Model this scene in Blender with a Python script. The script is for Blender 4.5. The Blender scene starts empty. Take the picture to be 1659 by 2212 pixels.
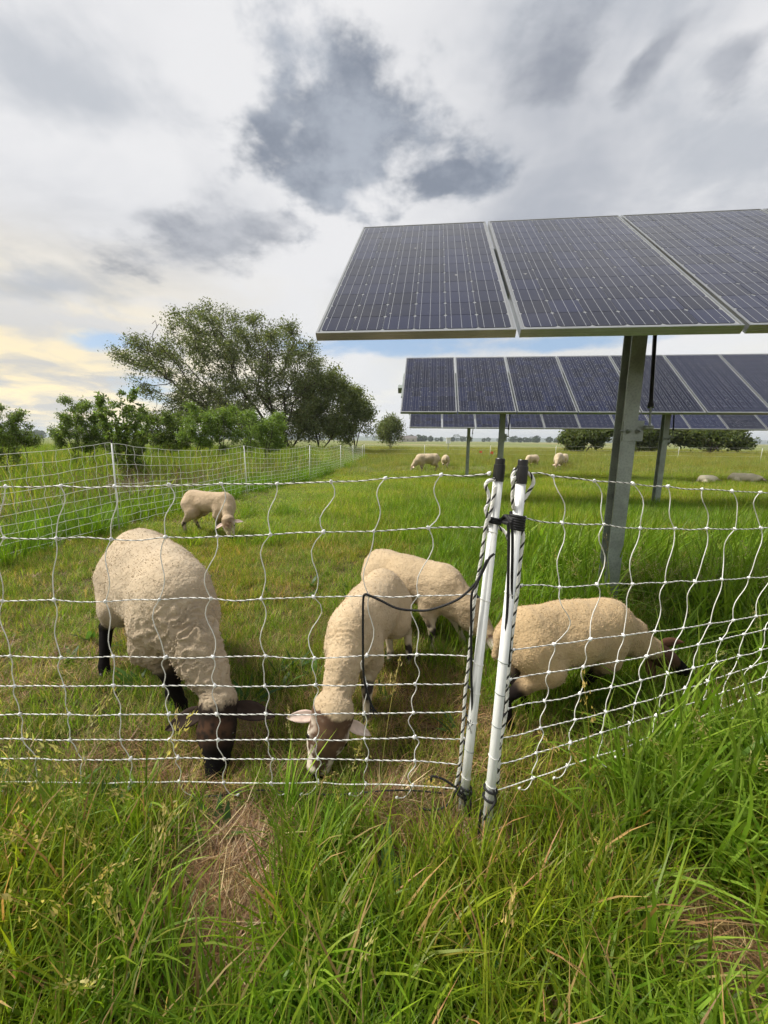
import bpy, math, random
import numpy as np
from mathutils import Vector, Matrix
RNG = np.random.default_rng(7)
random.seed(7)
R = math.radians
PI = math.pi
scene = bpy.context.scene
COL = scene.collection

# ------------------------------------------------------------------ camera
F, CX, CY, PIT, ROLL, CAMZ = 869.0, 829.5, 1106.0, R(10.1), R(0.55), 1.2   # measured on a 1659 x 2212 view
cam_data = bpy.data.cameras.new('camera')
cam_data.sensor_fit = 'VERTICAL'
cam_data.sensor_height = 36.0
cam_data.lens = F / 2212.0 * 36.0
cam_data.clip_start = 0.02
cam_data.clip_end = 8000
cam = bpy.data.objects.new('camera', cam_data)
COL.objects.link(cam)
cam.matrix_world = Matrix.Translation((0, 0, CAMZ)) @ Matrix.Rotation(PI / 2 - PIT, 4, 'X') @ Matrix.Rotation(ROLL, 4, 'Z')
scene.camera = cam

def ray(px, py):
    a, b = (px - CX), -(py - CY)
    c, s = math.cos(ROLL), math.sin(ROLL)
    a, b = a * c - b * s, a * s + b * c
    a /= F; b /= F
    cp, sp = math.cos(PIT), math.sin(PIT)
    return np.array([a, cp + b * sp, -sp + b * cp])
def G(px, py, z=0.0):                       # the point of the ground seen there
    d = ray(px, py); t = (z - CAMZ) / d[2]
    return np.array([0, 0, CAMZ]) + d * t
def AT(px, py, Y):                          # the point at distance Y seen there
    d = ray(px, py); return np.array([0, 0, CAMZ]) + d * (Y / d[1])
def ON(px, py, a, b):                       # the point on the upright plane through ground points a, b
    d = ray(px, py); n = np.array([b[1] - a[1], -(b[0] - a[0])])
    t = (n[0] * a[0] + n[1] * a[1]) / (n[0] * d[0] + n[1] * d[1])
    return np.array([0, 0, CAMZ]) + d * t

# ------------------------------------------------------------------ sky, sun, exposure
SUN_EL, SUN_AZ = R(50), R(-80)             # azimuth from +Y towards +X
world = bpy.data.worlds.new('World'); scene.world = world; world.use_nodes = True
WN, WL = world.node_tree.nodes, world.node_tree.links
WN.clear()
def wn(t, **kw):
    n = WN.new(t)
    for k, v in kw.items(): setattr(n, k, v)
    return n
def wset(sock, v):
    if isinstance(v, bpy.types.NodeSocket): WL.new(v, sock)
    else: sock.default_value = v
def wmath(op, a, b=0.0, c=None, clamp=False):
    n = wn('ShaderNodeMath', operation=op, use_clamp=clamp); wset(n.inputs[0], a); wset(n.inputs[1], b)
    if c is not None: wset(n.inputs[2], c)
    return n.outputs[0]
def wvec(op, a, b=None, scale=None):
    n = wn('ShaderNodeVectorMath', operation=op); wset(n.inputs[0], a)
    if b is not None: wset(n.inputs[1], b)
    if scale is not None: wset(n.inputs['Scale'], scale)
    return n.outputs['Value'] if op in ('DOT_PRODUCT', 'LENGTH') else n.outputs[0]
def wnoise(vec, scale, detail=6, rough=0.55, dist=0.0):
    n = wn('ShaderNodeTexNoise', noise_dimensions='2D'); wset(n.inputs['Vector'], vec)
    n.inputs['Scale'].default_value = scale; n.inputs['Detail'].default_value = detail
    n.inputs['Roughness'].default_value = rough; n.inputs['Distortion'].default_value = dist
    return n
def wstep(v, lo, hi, a=0.0, b=1.0):
    n = wn('ShaderNodeMapRange', interpolation_type='SMOOTHSTEP'); wset(n.inputs[0], v)
    for i, q in enumerate((lo, hi, a, b)): n.inputs[i + 1].default_value = q
    return n.outputs[0]
def wmix(fac, a, b):
    n = wn('ShaderNodeMix', data_type='RGBA'); wset(n.inputs[0], fac)
    for i, q in ((6, a), (7, b)):
        wset(n.inputs[i], q if isinstance(q, bpy.types.NodeSocket) else (*q, 1.0))
    return n.outputs[2]
WS = 0.1                                    # Background strength; cloud radiances below are divided by it
def build_sky():
    sky = wn('ShaderNodeTexSky', sky_type='NISHITA'); sky.sun_disc = False
    sky.sun_elevation = SUN_EL; sky.sun_rotation = SUN_AZ
    sky.air_density = 1.0; sky.dust_density = 1.2
    D = wn('ShaderNodeTexCoord').outputs['Generated']
    sep = wn('ShaderNodeSeparateXYZ'); WL.new(D, sep.inputs[0])
    dx, dy, dz = sep.outputs
    # cloud deck coordinates: the direction meets a flat layer
    h = wmath('ADD', wmath('MAXIMUM', dz, 0.0), 0.16)
    comb = wn('ShaderNodeCombineXYZ')
    wset(comb.inputs[0], wmath('DIVIDE', dx, h)); wset(comb.inputs[1], wmath('DIVIDE', dy, h))
    P = comb.outputs[0]
    warp = wvec('SCALE', wvec('SUBTRACT', wnoise(P, 1.1, 2).outputs['Color'], (.5, .5, .5)), scale=0.55)
    PW = wvec('ADD', P, warp)
    broad = wnoise(PW, 0.45, 2, 0.5).outputs[0]
    mid = wnoise(PW, 1.5, 5, 0.58).outputs[0]
    fine = wnoise(P, 4.2, 8, 0.60).outputs[0]
    k = 0.86 / WS
    def c(r, g, b, s=1.0): return (r * k * s, g * k * s, b * k * s)
    tone = wmath('ADD', wmath('MULTIPLY', broad, 0.65), wmath('MULTIPLY', mid, 0.35))
    veil = wmix(wstep(tone, 0.36, 0.62), c(.41, .435, .49), c(.77, .77, .785))
    # towards the horizon the deck thins and glows, warmer on the left
    low = wstep(dz, 0.04, 0.42, 1.0, 0.0)
    warm = wstep(dx, -0.75, 0.05, 1.0, 0.0)
    hor = wmix(warm, c(.90, .89, .84), c(1.18, .96, .54))
    hor = wmix(wstep(mid, 0.38, 0.64), hor, wmix(warm, c(.80, .81, .82), c(.60, .575, .53)))
    deck = wmix(wmath('MULTIPLY', low, 0.94), veil, hor)
    def onP(px, py):
        d = ray(px, py); d = d / np.linalg.norm(d); h_ = max(d[2], 0.0) + 0.16; return np.array([d[0] / h_, d[1] / h_])
    def blob(px, py, ax, ay, bx, by):        # an ellipse in the cloud layer; 1 at its heart, 0 at its rim
        c0 = onP(px, py); J = np.stack([onP(px + ax, py + ay) - c0, onP(px + bx, py + by) - c0], 1)
        U, S, _ = np.linalg.svd(J)
        n = wn('ShaderNodeMapping', vector_type='TEXTURE'); wset(n.inputs['Vector'], PD)
        n.inputs['Location'].default_value = (c0[0], c0[1], 0); n.inputs['Rotation'].default_value = (0, 0, math.atan2(U[1, 0], U[0, 0])); n.inputs['Scale'].default_value = (S[0], S[1], 1)
        return wvec('LENGTH', n.outputs[0])
    PD = wvec('ADD', P, wvec('SCALE', wvec('SUBTRACT', wnoise(P, 2.2, 1, 0.5).outputs['Color'], (.5, .5, .5)), scale=0.26))
    def dens(bl, lo=-0.12, hi=0.42, kn=1.15):
        o = bl[0]
        for q in bl[1:]: o = wmath('SMOOTH_MIN', o, q, 0.2)
        o = wmath('SUBTRACT', 1.0, o)
        return wstep(wmath('ADD', o, wmath('MULTIPLY', wmath('SUBTRACT', fine, 0.52), kn)), lo, hi)
    # gaps of blue sky low down
    blue = wmix(0.5, sky.outputs[0], c(.36, .56, .84))
    gaps = dens([blob(215, 735, 80, 12, 0, -22), blob(330, 850, 60, 20, 0, -40), blob(850, 742, 260, 4, 2, -30), blob(1200, 742, 200, -4, 2, -20)], -.40, .65, 1.5)
    deck = wmix(wmath('MULTIPLY', gaps, 0.9), deck, blue)
    # broad grey-blue banks
    bank = dens([blob(110, 190, 260, 90, -50, 90), blob(1570, 330, 280, -90, 60, 120), blob(1240, 60, 320, -40, 30, 80), blob(120, 620, 200, 30, 0, 45)], -.4, .9, 2.0)
    deck = wmix(wmath('MULTIPLY', bank, .60), deck, c(.33, .37, .435))
    # the dark heaps
    dark = dens([blob(600, 250, 140, 0, 0, 140), blob(740, 340, 200, 0, 0, 165), blob(890, 290, 140, 0, 0, 115), blob(980, 400, 140, 0, 0, 60)], -.15, .66, 2.7)
    dark2 = dens([blob(430, 520, 230, 10, 0, 90), blob(580, 475, 170, 8, 0, 55), blob(1150, 140, 170, -30, 10, 95), blob(1430, 150, 130, -90, 12, 32), blob(1610, 150, 100, -80, 14, 40)], -.10, .70, 1.9)
    inner = wstep(wnoise(P, 3.6, 7, 0.62).outputs[0], 0.33, 0.68)
    heap = wmix(inner, c(.16, .195, .26), c(.345, .385, .455))
    deck = wmix(wmath('MULTIPLY', dark, .88), deck, heap)
    deck = wmix(wmath('MULTIPLY', dark2, .75), deck, wmix(inner, c(.22, .245, .30), c(.40, .42, .47)))
    # below the horizon: dull ground bounce
    deck = wmix(wstep(dz, -0.02, 0.0), c(.16, .17, .10), deck)
    bg = wn('ShaderNodeBackground'); wset(bg.inputs[0], deck); bg.inputs[1].default_value = WS
    out = wn('ShaderNodeOutputWorld'); WL.new(bg.outputs[0], out.inputs[0])
build_sky()
world.cycles.sampling_method = 'MANUAL'; world.cycles.sample_map_resolution = 256

sun_data = bpy.data.lights.new('sun', 'SUN')
sun_data.energy = 4.4; sun_data.angle = R(15); sun_data.color = (1.0, 0.95, 0.86)
sun = bpy.data.objects.new('sun', sun_data); COL.objects.link(sun)
sd = Vector((math.sin(SUN_AZ) * math.cos(SUN_EL), math.cos(SUN_AZ) * math.cos(SUN_EL), math.sin(SUN_EL)))
sun.rotation_euler = sd.to_track_quat('Z', 'Y').to_euler()
vs = scene.view_settings
vs.view_transform = 'Standard'; vs.look = 'None'; vs.exposure = 0.35; vs.gamma = 1.0; vs.use_curve_mapping = False
cy = scene.cycles
cy.use_denoising = True; cy.max_bounces = 4; cy.diffuse_bounces = 2; cy.glossy_bounces = 2; cy.transmission_bounces = 2; cy.transparent_max_bounces = 4
cy.use_adaptive_sampling = True; cy.adaptive_threshold = 0.03
cy.caustics_reflective = False; cy.caustics_refractive = False

# ------------------------------------------------------------------ helpers
def tag(o, label=None, cat=None, group=None, kind=None):
    if label: o['label'] = label
    if cat: o['category'] = cat
    if group: o['group'] = group
    if kind: o['kind'] = kind
    return o
def empty(name, loc=(0, 0, 0), rz=0.0):
    o = bpy.data.objects.new(name, None); COL.objects.link(o); o.location = loc; o.rotation_euler = (0, 0, rz)
    o.empty_display_size = 0.1
    return o
def link(name, me, parent=None, loc=None, rot=None):
    o = bpy.data.objects.new(name, me); COL.objects.link(o)
    if parent: o.parent = parent
    if loc is not None: o.location = loc
    if rot is not None: o.rotation_euler = rot
    return o
class MB:                                    # collects geometry of one mesh
    def __init__(s): s.v = []; s.f = []; s.m = []; s.n = 0
    def add(s, v, f, m=0):
        v = np.asarray(v, float).reshape(-1, 3)
        s.v.append(v); s.f += [tuple(int(i) + s.n for i in q) for q in f]; s.m += [m] * len(f); s.n += len(v); return s
    def box(s, a, b, m=0):
        (x0, y0, z0), (x1, y1, z1) = a, b
        v = [(x0, y0, z0), (x1, y0, z0), (x1, y1, z0), (x0, y1, z0), (x0, y0, z1), (x1, y0, z1), (x1, y1, z1), (x0, y1, z1)]
        return s.add(v, [(0, 3, 2, 1), (4, 5, 6, 7), (0, 1, 5, 4), (1, 2, 6, 5), (2, 3, 7, 6), (3, 0, 4, 7)], m)
    def tube(s, path, r, sides=6, m=0, caps=True, up=(0.13, 0.21, 0.97)):
        p = np.asarray(path, float); n = len(p); r = np.broadcast_to(np.asarray(r, float), (n,))
        t = np.gradient(p, axis=0); t /= np.linalg.norm(t, axis=1)[:, None] + 1e-12
        a = np.cross(t[0], up)
        if np.linalg.norm(a) < 1e-3: a = np.cross(t[0], (1, 0, 0))
        N = np.empty_like(p)
        for i in range(n):
            a = a - t[i] * (a @ t[i]); a = a / (np.linalg.norm(a) + 1e-12); N[i] = a
        B = np.cross(t, N)
        an = np.arange(sides) / sides * 2 * PI
        ring = p[:, None] + r[:, None, None] * (np.cos(an)[None, :, None] * N[:, None] + np.sin(an)[None, :, None] * B[:, None])
        f = []
        for i in range(n - 1):
            for j in range(sides):
                k = (j + 1) % sides
                f.append((i * sides + j, i * sides + k, (i + 1) * sides + k, (i + 1) * sides + j))
        if caps: f.append(tuple(range(sides - 1, -1, -1))); f.append(tuple((n - 1) * sides + j for j in range(sides)))
        return s.add(ring.reshape(-1, 3), f, m)
    def ball(s, c, r, seg=8, rings=5, m=0):
        r = np.broadcast_to(np.asarray(r, float), (3,)); v = [(0, 0, -1)]
        for i in range(1, rings):
            z = -math.cos(PI * i / rings); q = math.sin(PI * i / rings)
            v += [(q * math.cos(2 * PI * j / seg), q * math.sin(2 * PI * j / seg), z) for j in range(seg)]
        v.append((0, 0, 1)); f = []
        for j in range(seg): f.append((0, 1 + (j + 1) % seg, 1 + j))
        for i in range(rings - 2):
            for j in range(seg):
                a = 1 + i * seg; f.append((a + j, a + (j + 1) % seg, a + seg + (j + 1) % seg, a + seg + j))
        L = len(v) - 1
        for j in range(seg): f.append((L, L - seg + j, L - seg + (j + 1) % seg))
        return s.add(np.array(v) * r + np.asarray(c, float), f, m)
    def mesh(s, name, mats, smooth=False):
        me = bpy.data.meshes.new(name)
        v = np.concatenate(s.v) if s.v else np.zeros((0, 3))
        me.from_pydata(v.tolist(), [], s.f)
        for q in (mats if isinstance(mats, (list, tuple)) else [mats]): me.materials.append(q)
        if any(s.m): me.polygons.foreach_set('material_index', s.m)
        if smooth: me.polygons.foreach_set('use_smooth', [True] * len(s.f))
        me.update(); return me
    def build(s, name, mats, parent=None, loc=None, smooth=False, rot=None):
        return link(name, s.mesh(name, mats, smooth), parent, loc, rot)
def spline(pts, n):                          # Catmull-Rom through the points
    p = np.asarray(pts, float)
    p = np.vstack([2 * p[0] - p[1], p, 2 * p[-1] - p[-2]])
    k = len(p) - 3; u = np.linspace(0, k, n); i = np.minimum(u.astype(int), k - 1); t = (u - i)[:, None]
    a, b, c, d = p[i], p[i + 1], p[i + 2], p[i + 3]
    return .5 * (2 * b + (c - a) * t + (2 * a - 5 * b + 4 * c - d) * t ** 2 + (3 * b - 3 * c + d - a) * t ** 3)
def resample(p, step):
    p = np.asarray(p, float); d = np.r_[0, np.cumsum(np.linalg.norm(np.diff(p, axis=0), axis=1))]
    n = max(2, int(d[-1] / step) + 1); u = np.linspace(0, d[-1], n)
    return np.stack([np.interp(u, d, p[:, k]) for k in range(3)], 1), u
def twist(mb, path, rad, pitch, mats, per=8, sides=4, fat=0.62, thin=1.0):      # strands laid round a path
    p, u = resample(path, pitch / per)
    t = np.gradient(p, axis=0); t /= np.linalg.norm(t, axis=1)[:, None] + 1e-12
    a = np.cross(t[0], (0.1, 0.2, 0.97)); N = np.empty_like(p)
    for i in range(len(p)):
        a = a - t[i] * (a @ t[i]); a = a / (np.linalg.norm(a) + 1e-12); N[i] = a
    B = np.cross(t, N)
    for k, m in enumerate(mats):
        ph = u / pitch * 2 * PI + k * 2 * PI / len(mats)
        q = p + rad * (1 - fat * .5) * .62 * (np.cos(ph)[:, None] * N + np.sin(ph)[:, None] * B)
        mb.tube(q, rad * fat * (thin if m else 1.0), sides, m)
def hash3(i, j, k, s=0):
    n = (i.astype(np.int64) * 73856093) ^ (j.astype(np.int64) * 19349663) ^ (k.astype(np.int64) * 83492791) ^ (s * 2654435)
    n = (n ^ (n >> 13)) * 1274126177 & 0x7fffffff
    return ((n ^ (n >> 16)) & 0xffff) / 65535.0
def vnoise(p, s=0):                          # value noise, 0..1
    f = np.floor(p); w = p - f; w = w * w * (3 - 2 * w); f = f.astype(np.int64); o = 0
    for a in (0, 1):
        for b in (0, 1):
            for c in (0, 1):
                q = (w[:, 0] if a else 1 - w[:, 0]) * (w[:, 1] if b else 1 - w[:, 1]) * (w[:, 2] if c else 1 - w[:, 2])
                o = o + q * hash3(f[:, 0] + a, f[:, 1] + b, f[:, 2] + c, s)
    return o
def fbm(p, s=0, o=3):
    r, a, t = 0, 1.0, 0
    for i in range(o): r = r + a * vnoise(p * 2 ** i, s + i); t += a; a *= .5
    return r / t
def noise2(xy, sc, s=0, o=3):
    return fbm(np.c_[xy * sc, np.full(len(xy), .37)], s, o)

# ------------------------------------------------------------------ materials
class NT:
    def __init__(s, name):
        s.mat = bpy.data.materials.new(name); s.mat.use_nodes = True
        s.N, s.L = s.mat.node_tree.nodes, s.mat.node_tree.links
        s.p = s.N['Principled BSDF']; s.out = s.N['Material Output']
    def n(s, t, **kw):
        q = s.N.new(t)
        for k, v in kw.items(): setattr(q, k, v)
        return q
    def set(s, sock, v):
        if isinstance(v, bpy.types.NodeSocket): s.L.new(v, sock)
        else: sock.default_value = v
    def noise(s, vec, sc, det=4, rough=.55, dist=0):
        q = s.n('ShaderNodeTexNoise')
        if vec is not None: s.L.new(vec, q.inputs[0])
        q.inputs['Scale'].default_value = sc; q.inputs['Detail'].default_value = det; q.inputs['Roughness'].default_value = rough; q.inputs['Distortion'].default_value = dist
        return q.outputs[0]
    def mix(s, fac, a, b, mode='MIX'):
        q = s.n('ShaderNodeMix', data_type='RGBA', blend_type=mode); s.set(q.inputs[0], fac)
        for i, v in ((6, a), (7, b)): s.set(q.inputs[i], v if isinstance(v, bpy.types.NodeSocket) else (*v, 1))
        return q.outputs[2]
    def step(s, v, lo, hi, a=0, b=1):
        q = s.n('ShaderNodeMapRange', interpolation_type='SMOOTHSTEP'); s.L.new(v, q.inputs[0])
        for i, x in enumerate((lo, hi, a, b)): q.inputs[i + 1].default_value = x
        return q.outputs[0]
    def math(s, op, a, b=0.0):
        q = s.n('ShaderNodeMath', operation=op); s.set(q.inputs[0], a); s.set(q.inputs[1], b); return q.outputs[0]
    def bump(s, h, dist, st=1.0):
        q = s.n('ShaderNodeBump'); q.inputs['Strength'].default_value = st; q.inputs['Distance'].default_value = dist
        s.L.new(h, q.inputs['Height']); s.L.new(q.outputs[0], s.p.inputs['Normal']); return q
    def obj(s): return s.n('ShaderNodeTexCoord').outputs['Object']
    def pos(s): return s.n('ShaderNodeNewGeometry').outputs['Position']
def simple(name, col, rough=.6, metal=0.0, var=.15, sc=30, spec=.5, bump=0.0):
    t = NT(name); v = t.noise(t.obj(), sc, 5)
    c = t.mix(t.step(v, .3, .7), tuple(x * (1 - var) for x in col), tuple(min(1, x * (1 + var)) for x in col))
    t.L.new(c, t.p.inputs['Base Color']); t.p.inputs['Roughness'].default_value = rough; t.p.inputs['Metallic'].default_value = metal
    t.p.inputs['Specular IOR Level'].default_value = spec
    if bump: t.bump(v, bump)
    return t.mat
def leafy(name, attr='tint', rand=.25, trans=.4, patch=None, rough=.42):   # blades and leaves: colour from the piece, light comes through
    t = NT(name)
    c = t.n('ShaderNodeAttribute', attribute_name=attr).outputs['Color']
    oi = t.n('ShaderNodeObjectInfo').outputs['Random']
    q = t.n('ShaderNodeHueSaturation'); t.L.new(c, q.inputs['Color'])
    m = t.n('ShaderNodeMath', operation='MULTIPLY_ADD'); t.L.new(oi, m.inputs[0]); m.inputs[1].default_value = 2 * rand; m.inputs[2].default_value = 1 - rand
    t.L.new(m.outputs[0], q.inputs['Value'])
    c = q.outputs[0]
    if patch:                                # patches of yellower growth, a few metres across
        w = t.noise(t.pos(), patch[0], 4); c = t.mix(t.step(w, .42, .64, 0, patch[1]), c, t.mix(1.0, c, patch[2], 'MULTIPLY'))
    t.L.new(c, t.p.inputs['Base Color']); t.p.inputs['Roughness'].default_value = rough; t.p.inputs['Specular IOR Level'].default_value = .28
    tr = t.n('ShaderNodeBsdfTranslucent'); t.L.new(t.mix(1.0, c, (1.15, 1.2, .6), 'MULTIPLY'), tr.inputs[0])
    ms = t.n('ShaderNodeMixShader'); ms.inputs[0].default_value = trans
    t.L.new(t.p.outputs[0], ms.inputs[1]); t.L.new(tr.outputs[0], ms.inputs[2]); t.L.new(ms.outputs[0], t.out.inputs[0])
    return t.mat
M = {}
M['white_plastic'] = simple('white_plastic', (.78, .79, .77), .38, var=.05, sc=14)
M['white_twine'] = simple('white_twine', (.80, .79, .74), .6, var=.08, sc=60)
M['knot'] = simple('knot_plastic', (.84, .84, .82), .4, var=.04)
M['black_twine'] = simple('black_twine', (.018, .018, .018), .55, var=.3)
M['black_plastic'] = simple('black_plastic', (.014, .014, .015), .35, var=.3)
M['cord'] = simple('black_cord', (.010, .010, .011), .7, var=.4, sc=200)
M['aluminium'] = simple('aluminium_frame', (.42, .43, .42), .34, .92, var=.06, sc=9)
M['galv'] = None
def galv():
    t = NT('galvanised_steel'); p = t.obj()
    v = t.n('ShaderNodeTexVoronoi'); t.L.new(p, v.inputs[0]); v.inputs['Scale'].default_value = 70
    w = t.noise(p, 7, 6)
    c = t.mix(t.step(v.outputs['Distance'], .1, .7), (.29, .33, .30), (.36, .40, .37))
    c = t.mix(t.step(w, .38, .7, 0, .55), c, (.16, .185, .17))
    t.L.new(c, t.p.inputs['Base Color']); t.p.inputs['Metallic'].default_value = .55; t.p.inputs['Roughness'].default_value = .52
    return t.mat
M['galv'] = galv()
def glassy(name, col, var=.2, rough=.07, sc=4):
    t = NT(name); p = t.obj(); oi = t.n('ShaderNodeObjectInfo').outputs['Random']
    c = t.mix(t.step(oi, 0, 1), tuple(x * (1 - var) for x in col), tuple(x * (1 + var) for x in col))
    d = t.noise(t.pos(), 2.5, 6, .6)
    c = t.mix(t.step(d, .45, .8, 0, .05), c, (.26, .24, .21))        # dust on the glass
    sp = t.noise(t.pos(), 21, 3, .5); c = t.mix(t.step(sp, .735, .76, 0, .5), c, (.45, .44, .40))   # specks
    t.L.new(c, t.p.inputs['Base Color']); t.p.inputs['Roughness'].default_value = .25
    t.p.inputs['Coat Weight'].default_value = 1.0; t.p.inputs['Coat Roughness'].default_value = rough; t.p.inputs['Coat IOR'].default_value = 1.36; t.p.inputs['Specular IOR Level'].default_value = 0.0
    return t.mat
M['cell'] = glassy('silicon_cell', (.008, .011, .034), .35)
M['back'] = glassy('white_laminate', (.27, .28, .29), .02)
M['busbar'] = glassy('busbar_ribbon', (.27, .28, .30), .05)
M['bark'] = simple('bark', (.075, .058, .042), .9, var=.4, sc=6, bump=.02)
M['twig'] = simple('dead_twig', (.20, .13, .085), .9, var=.4, sc=4)
M['leaf'] = leafy('tree_leaf', rand=.1, trans=.45)
M['grass'] = leafy('grass_blade', rand=.28, trans=.5, patch=(.9, .65, (1.4, 1.02, .75)))
M['lush'] = leafy('lush_blade', rand=.25, trans=.5, patch=(.55, .7, (1.35, 1.1, .8)))
M['straw'] = leafy('straw', rand=.3, trans=.2, rough=.6)
for _k, _t in (('grass', .5), ('lush', .5), ('straw', .2)):    # for joined blades, whose shade varies blade by blade
    M[_k + '_joined'] = leafy(_k + '_joined', rand=0.0, trans=_t, patch=(.9, .75, (1.5, 1.02, .75)) if _k == 'grass' else None)
M['roof'] = simple('roof_shingle', (.16, .14, .13), .9, var=.2)
M['housewall'] = simple('house_siding', (.45, .42, .38), .8, var=.1)
M['pane'] = simple('window_pane', (.03, .035, .04), .1, var=.1)
M['flag'] = simple('orange_flag', (.75, .12, .05), .6)
def wool():
    t = NT('sheep_coat'); p = t.obj()
    c = t.n('ShaderNodeAttribute', attribute_name='coat').outputs['Color']
    wl = t.n('ShaderNodeAttribute', attribute_name='woolly').outputs['Fac']
    v = t.n('ShaderNodeTexVoronoi', feature='SMOOTH_F1'); t.L.new(p, v.inputs[0]); v.inputs['Scale'].default_value = 120
    n1 = t.noise(p, 60, 4, .6, .6); n2 = t.noise(p, 9, 4)
    h = t.math('ADD', t.math('MULTIPLY', v.outputs['Distance'], -1.0), n1)
    crev = t.step(h, -.15, .25)
    cc = t.mix(t.math('MULTIPLY', t.math('SUBTRACT', 1.0, crev), t.math('MULTIPLY', wl, .12)), c, t.mix(1.0, c, (.62, .52, .40), 'MULTIPLY'))   # crevice shade painted into the coat colour between the locks
    cc = t.mix(t.math('MULTIPLY', t.step(n2, .45, .75), .3), cc, t.mix(1.0, cc, (.82, .76, .66), 'MULTIPLY'))
    t.L.new(cc, t.p.inputs['Base Color']); t.p.inputs['Roughness'].default_value = .9; t.p.inputs['Specular IOR Level'].default_value = .10
    t.L.new(t.math('MULTIPLY', wl, .12), t.p.inputs['Sheen Weight']); t.p.inputs['Sheen Roughness'].default_value = .6
    b = t.bump(h, .0028); t.set(b.inputs['Strength'], t.math('ADD', t.math('MULTIPLY', wl, .75), .15))
    return t.mat
M['wool'] = wool()
M['eye'] = simple('eye', (.012, .009, .006), .08)
M['hoof'] = simple('hoof', (.03, .025, .02), .6)

# ------------------------------------------------------------------ ground
def soil():
    t = NT('pasture_ground'); p = t.pos(); sep = t.n('ShaderNodeSeparateXYZ'); t.L.new(p, sep.inputs[0])
    a = t.noise(p, 55, 8, .7); b = t.noise(p, 1.3, 5); d = t.noise(p, .05, 5)
    near = t.mix(t.step(a, .3, .7), (.065, .045, .025), (.17, .12, .065))
    near = t.mix(t.step(b, .35, .65, 0, .6), near, (.085, .105, .028))
    far = t.mix(t.step(d, .35, .65), (.19, .20, .075), (.12, .17, .045))
    far = t.mix(t.step(t.noise(p, .012, 4), .5, .62), far, (.27, .235, .12))
    far = t.mix(t.step(a, .3, .75, 0, .35), far, (.28, .25, .13))
    c = t.mix(t.step(sep.outputs[1], 6, 22), near, far)
    t.L.new(c, t.p.inputs['Base Color']); t.p.inputs['Roughness'].default_value = .95; t.p.inputs['Specular IOR Level'].default_value = .1
    t.bump(a, .02)
    return t.mat
M['soil'] = soil()
def ground_z(x, y):
    xy = np.c_[np.ravel(x), np.ravel(y)]
    w = np.clip((30 - np.hypot(xy[:, 0], xy[:, 1])) / 10, 0, 1)
    return ((noise2(xy, 1.7, 3) - .5) * .05 + (noise2(xy, 6, 5) - .5) * .02) * w
def make_ground():
    g = np.unique(np.concatenate([np.arange(-4, 4.001, .06), np.arange(-12, 12, .4), np.linspace(-60, 60, 61), np.sign(np.linspace(-1, 1, 41)) * 4000 * np.abs(np.linspace(-1, 1, 41)) ** 2.2]))
    keep = [g[0]]
    for q in g[1:]:
        if q - keep[-1] > .03: keep.append(q)
    gx = np.array(keep); gy = gx + 2.5
    X, Y = np.meshgrid(gx, gy, indexing='ij'); Z = ground_z(X, Y)
    n = len(gx); i = np.arange(n * n).reshape(n, n)
    f = np.stack([i[:-1, :-1], i[1:, :-1], i[1:, 1:], i[:-1, 1:]], -1).reshape(-1, 4)
    me = bpy.data.meshes.new('ground'); me.from_pydata(np.c_[X.ravel(), Y.ravel(), Z].tolist(), [], f.tolist())
    me.materials.append(M['soil']); me.polygons.foreach_set('use_smooth', [True] * len(f))
    tag(link('ground', me), kind='structure')
make_ground()
# ------------------------------------------------------------------ distant land
def leaf_cloud(rng, pts, size, tint, spread=.35, flat=1.0, aspect=1.7):   # small two-triangle leaves about the points
    n = len(pts); a = rng.normal(size=(n, 3)); a[:, 2] *= flat; a /= np.linalg.norm(a, axis=1)[:, None]
    b = np.cross(a, rng.normal(size=(n, 3))); b /= np.linalg.norm(b, axis=1)[:, None]
    s = size * rng.uniform(.6, 1.4, n)[:, None]
    v = np.stack([pts - a * s * .5 * aspect, pts + b * s * .42, pts + a * s * .5 * aspect, pts - b * s * .42], 1)
    c = np.asarray(tint)[rng.integers(0, len(tint), n)] * rng.uniform(1 - spread, 1 + spread, (n, 1)) * rng.uniform(.93, 1.07, (n, 3))
    return v.reshape(-1, 3), np.arange(4 * n).reshape(n, 4), np.repeat(np.clip(c, 0, 1), 4, 0)
def colour_mesh(name, v, f, c, mats, attr='tint', smooth=False):
    me = bpy.data.meshes.new(name); n, m = len(v), len(f); k = f.shape[1]
    me.vertices.add(n); me.vertices.foreach_set('co', np.asarray(v, np.float32).ravel())
    me.loops.add(m * k); me.loops.foreach_set('vertex_index', f.astype(np.int32).ravel())
    me.polygons.add(m); me.polygons.foreach_set('loop_start', np.arange(0, m * k, k, dtype=np.int32))
    if smooth: me.polygons.foreach_set('use_smooth', np.ones(m, bool))
    at = me.attributes.new(attr, 'FLOAT_COLOR', 'POINT'); at.data.foreach_set('color', np.c_[c, np.ones(n)].astype(np.float32).ravel())
    me.materials.append(mats); me.update(calc_edges=True); me.validate(); return me
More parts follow.
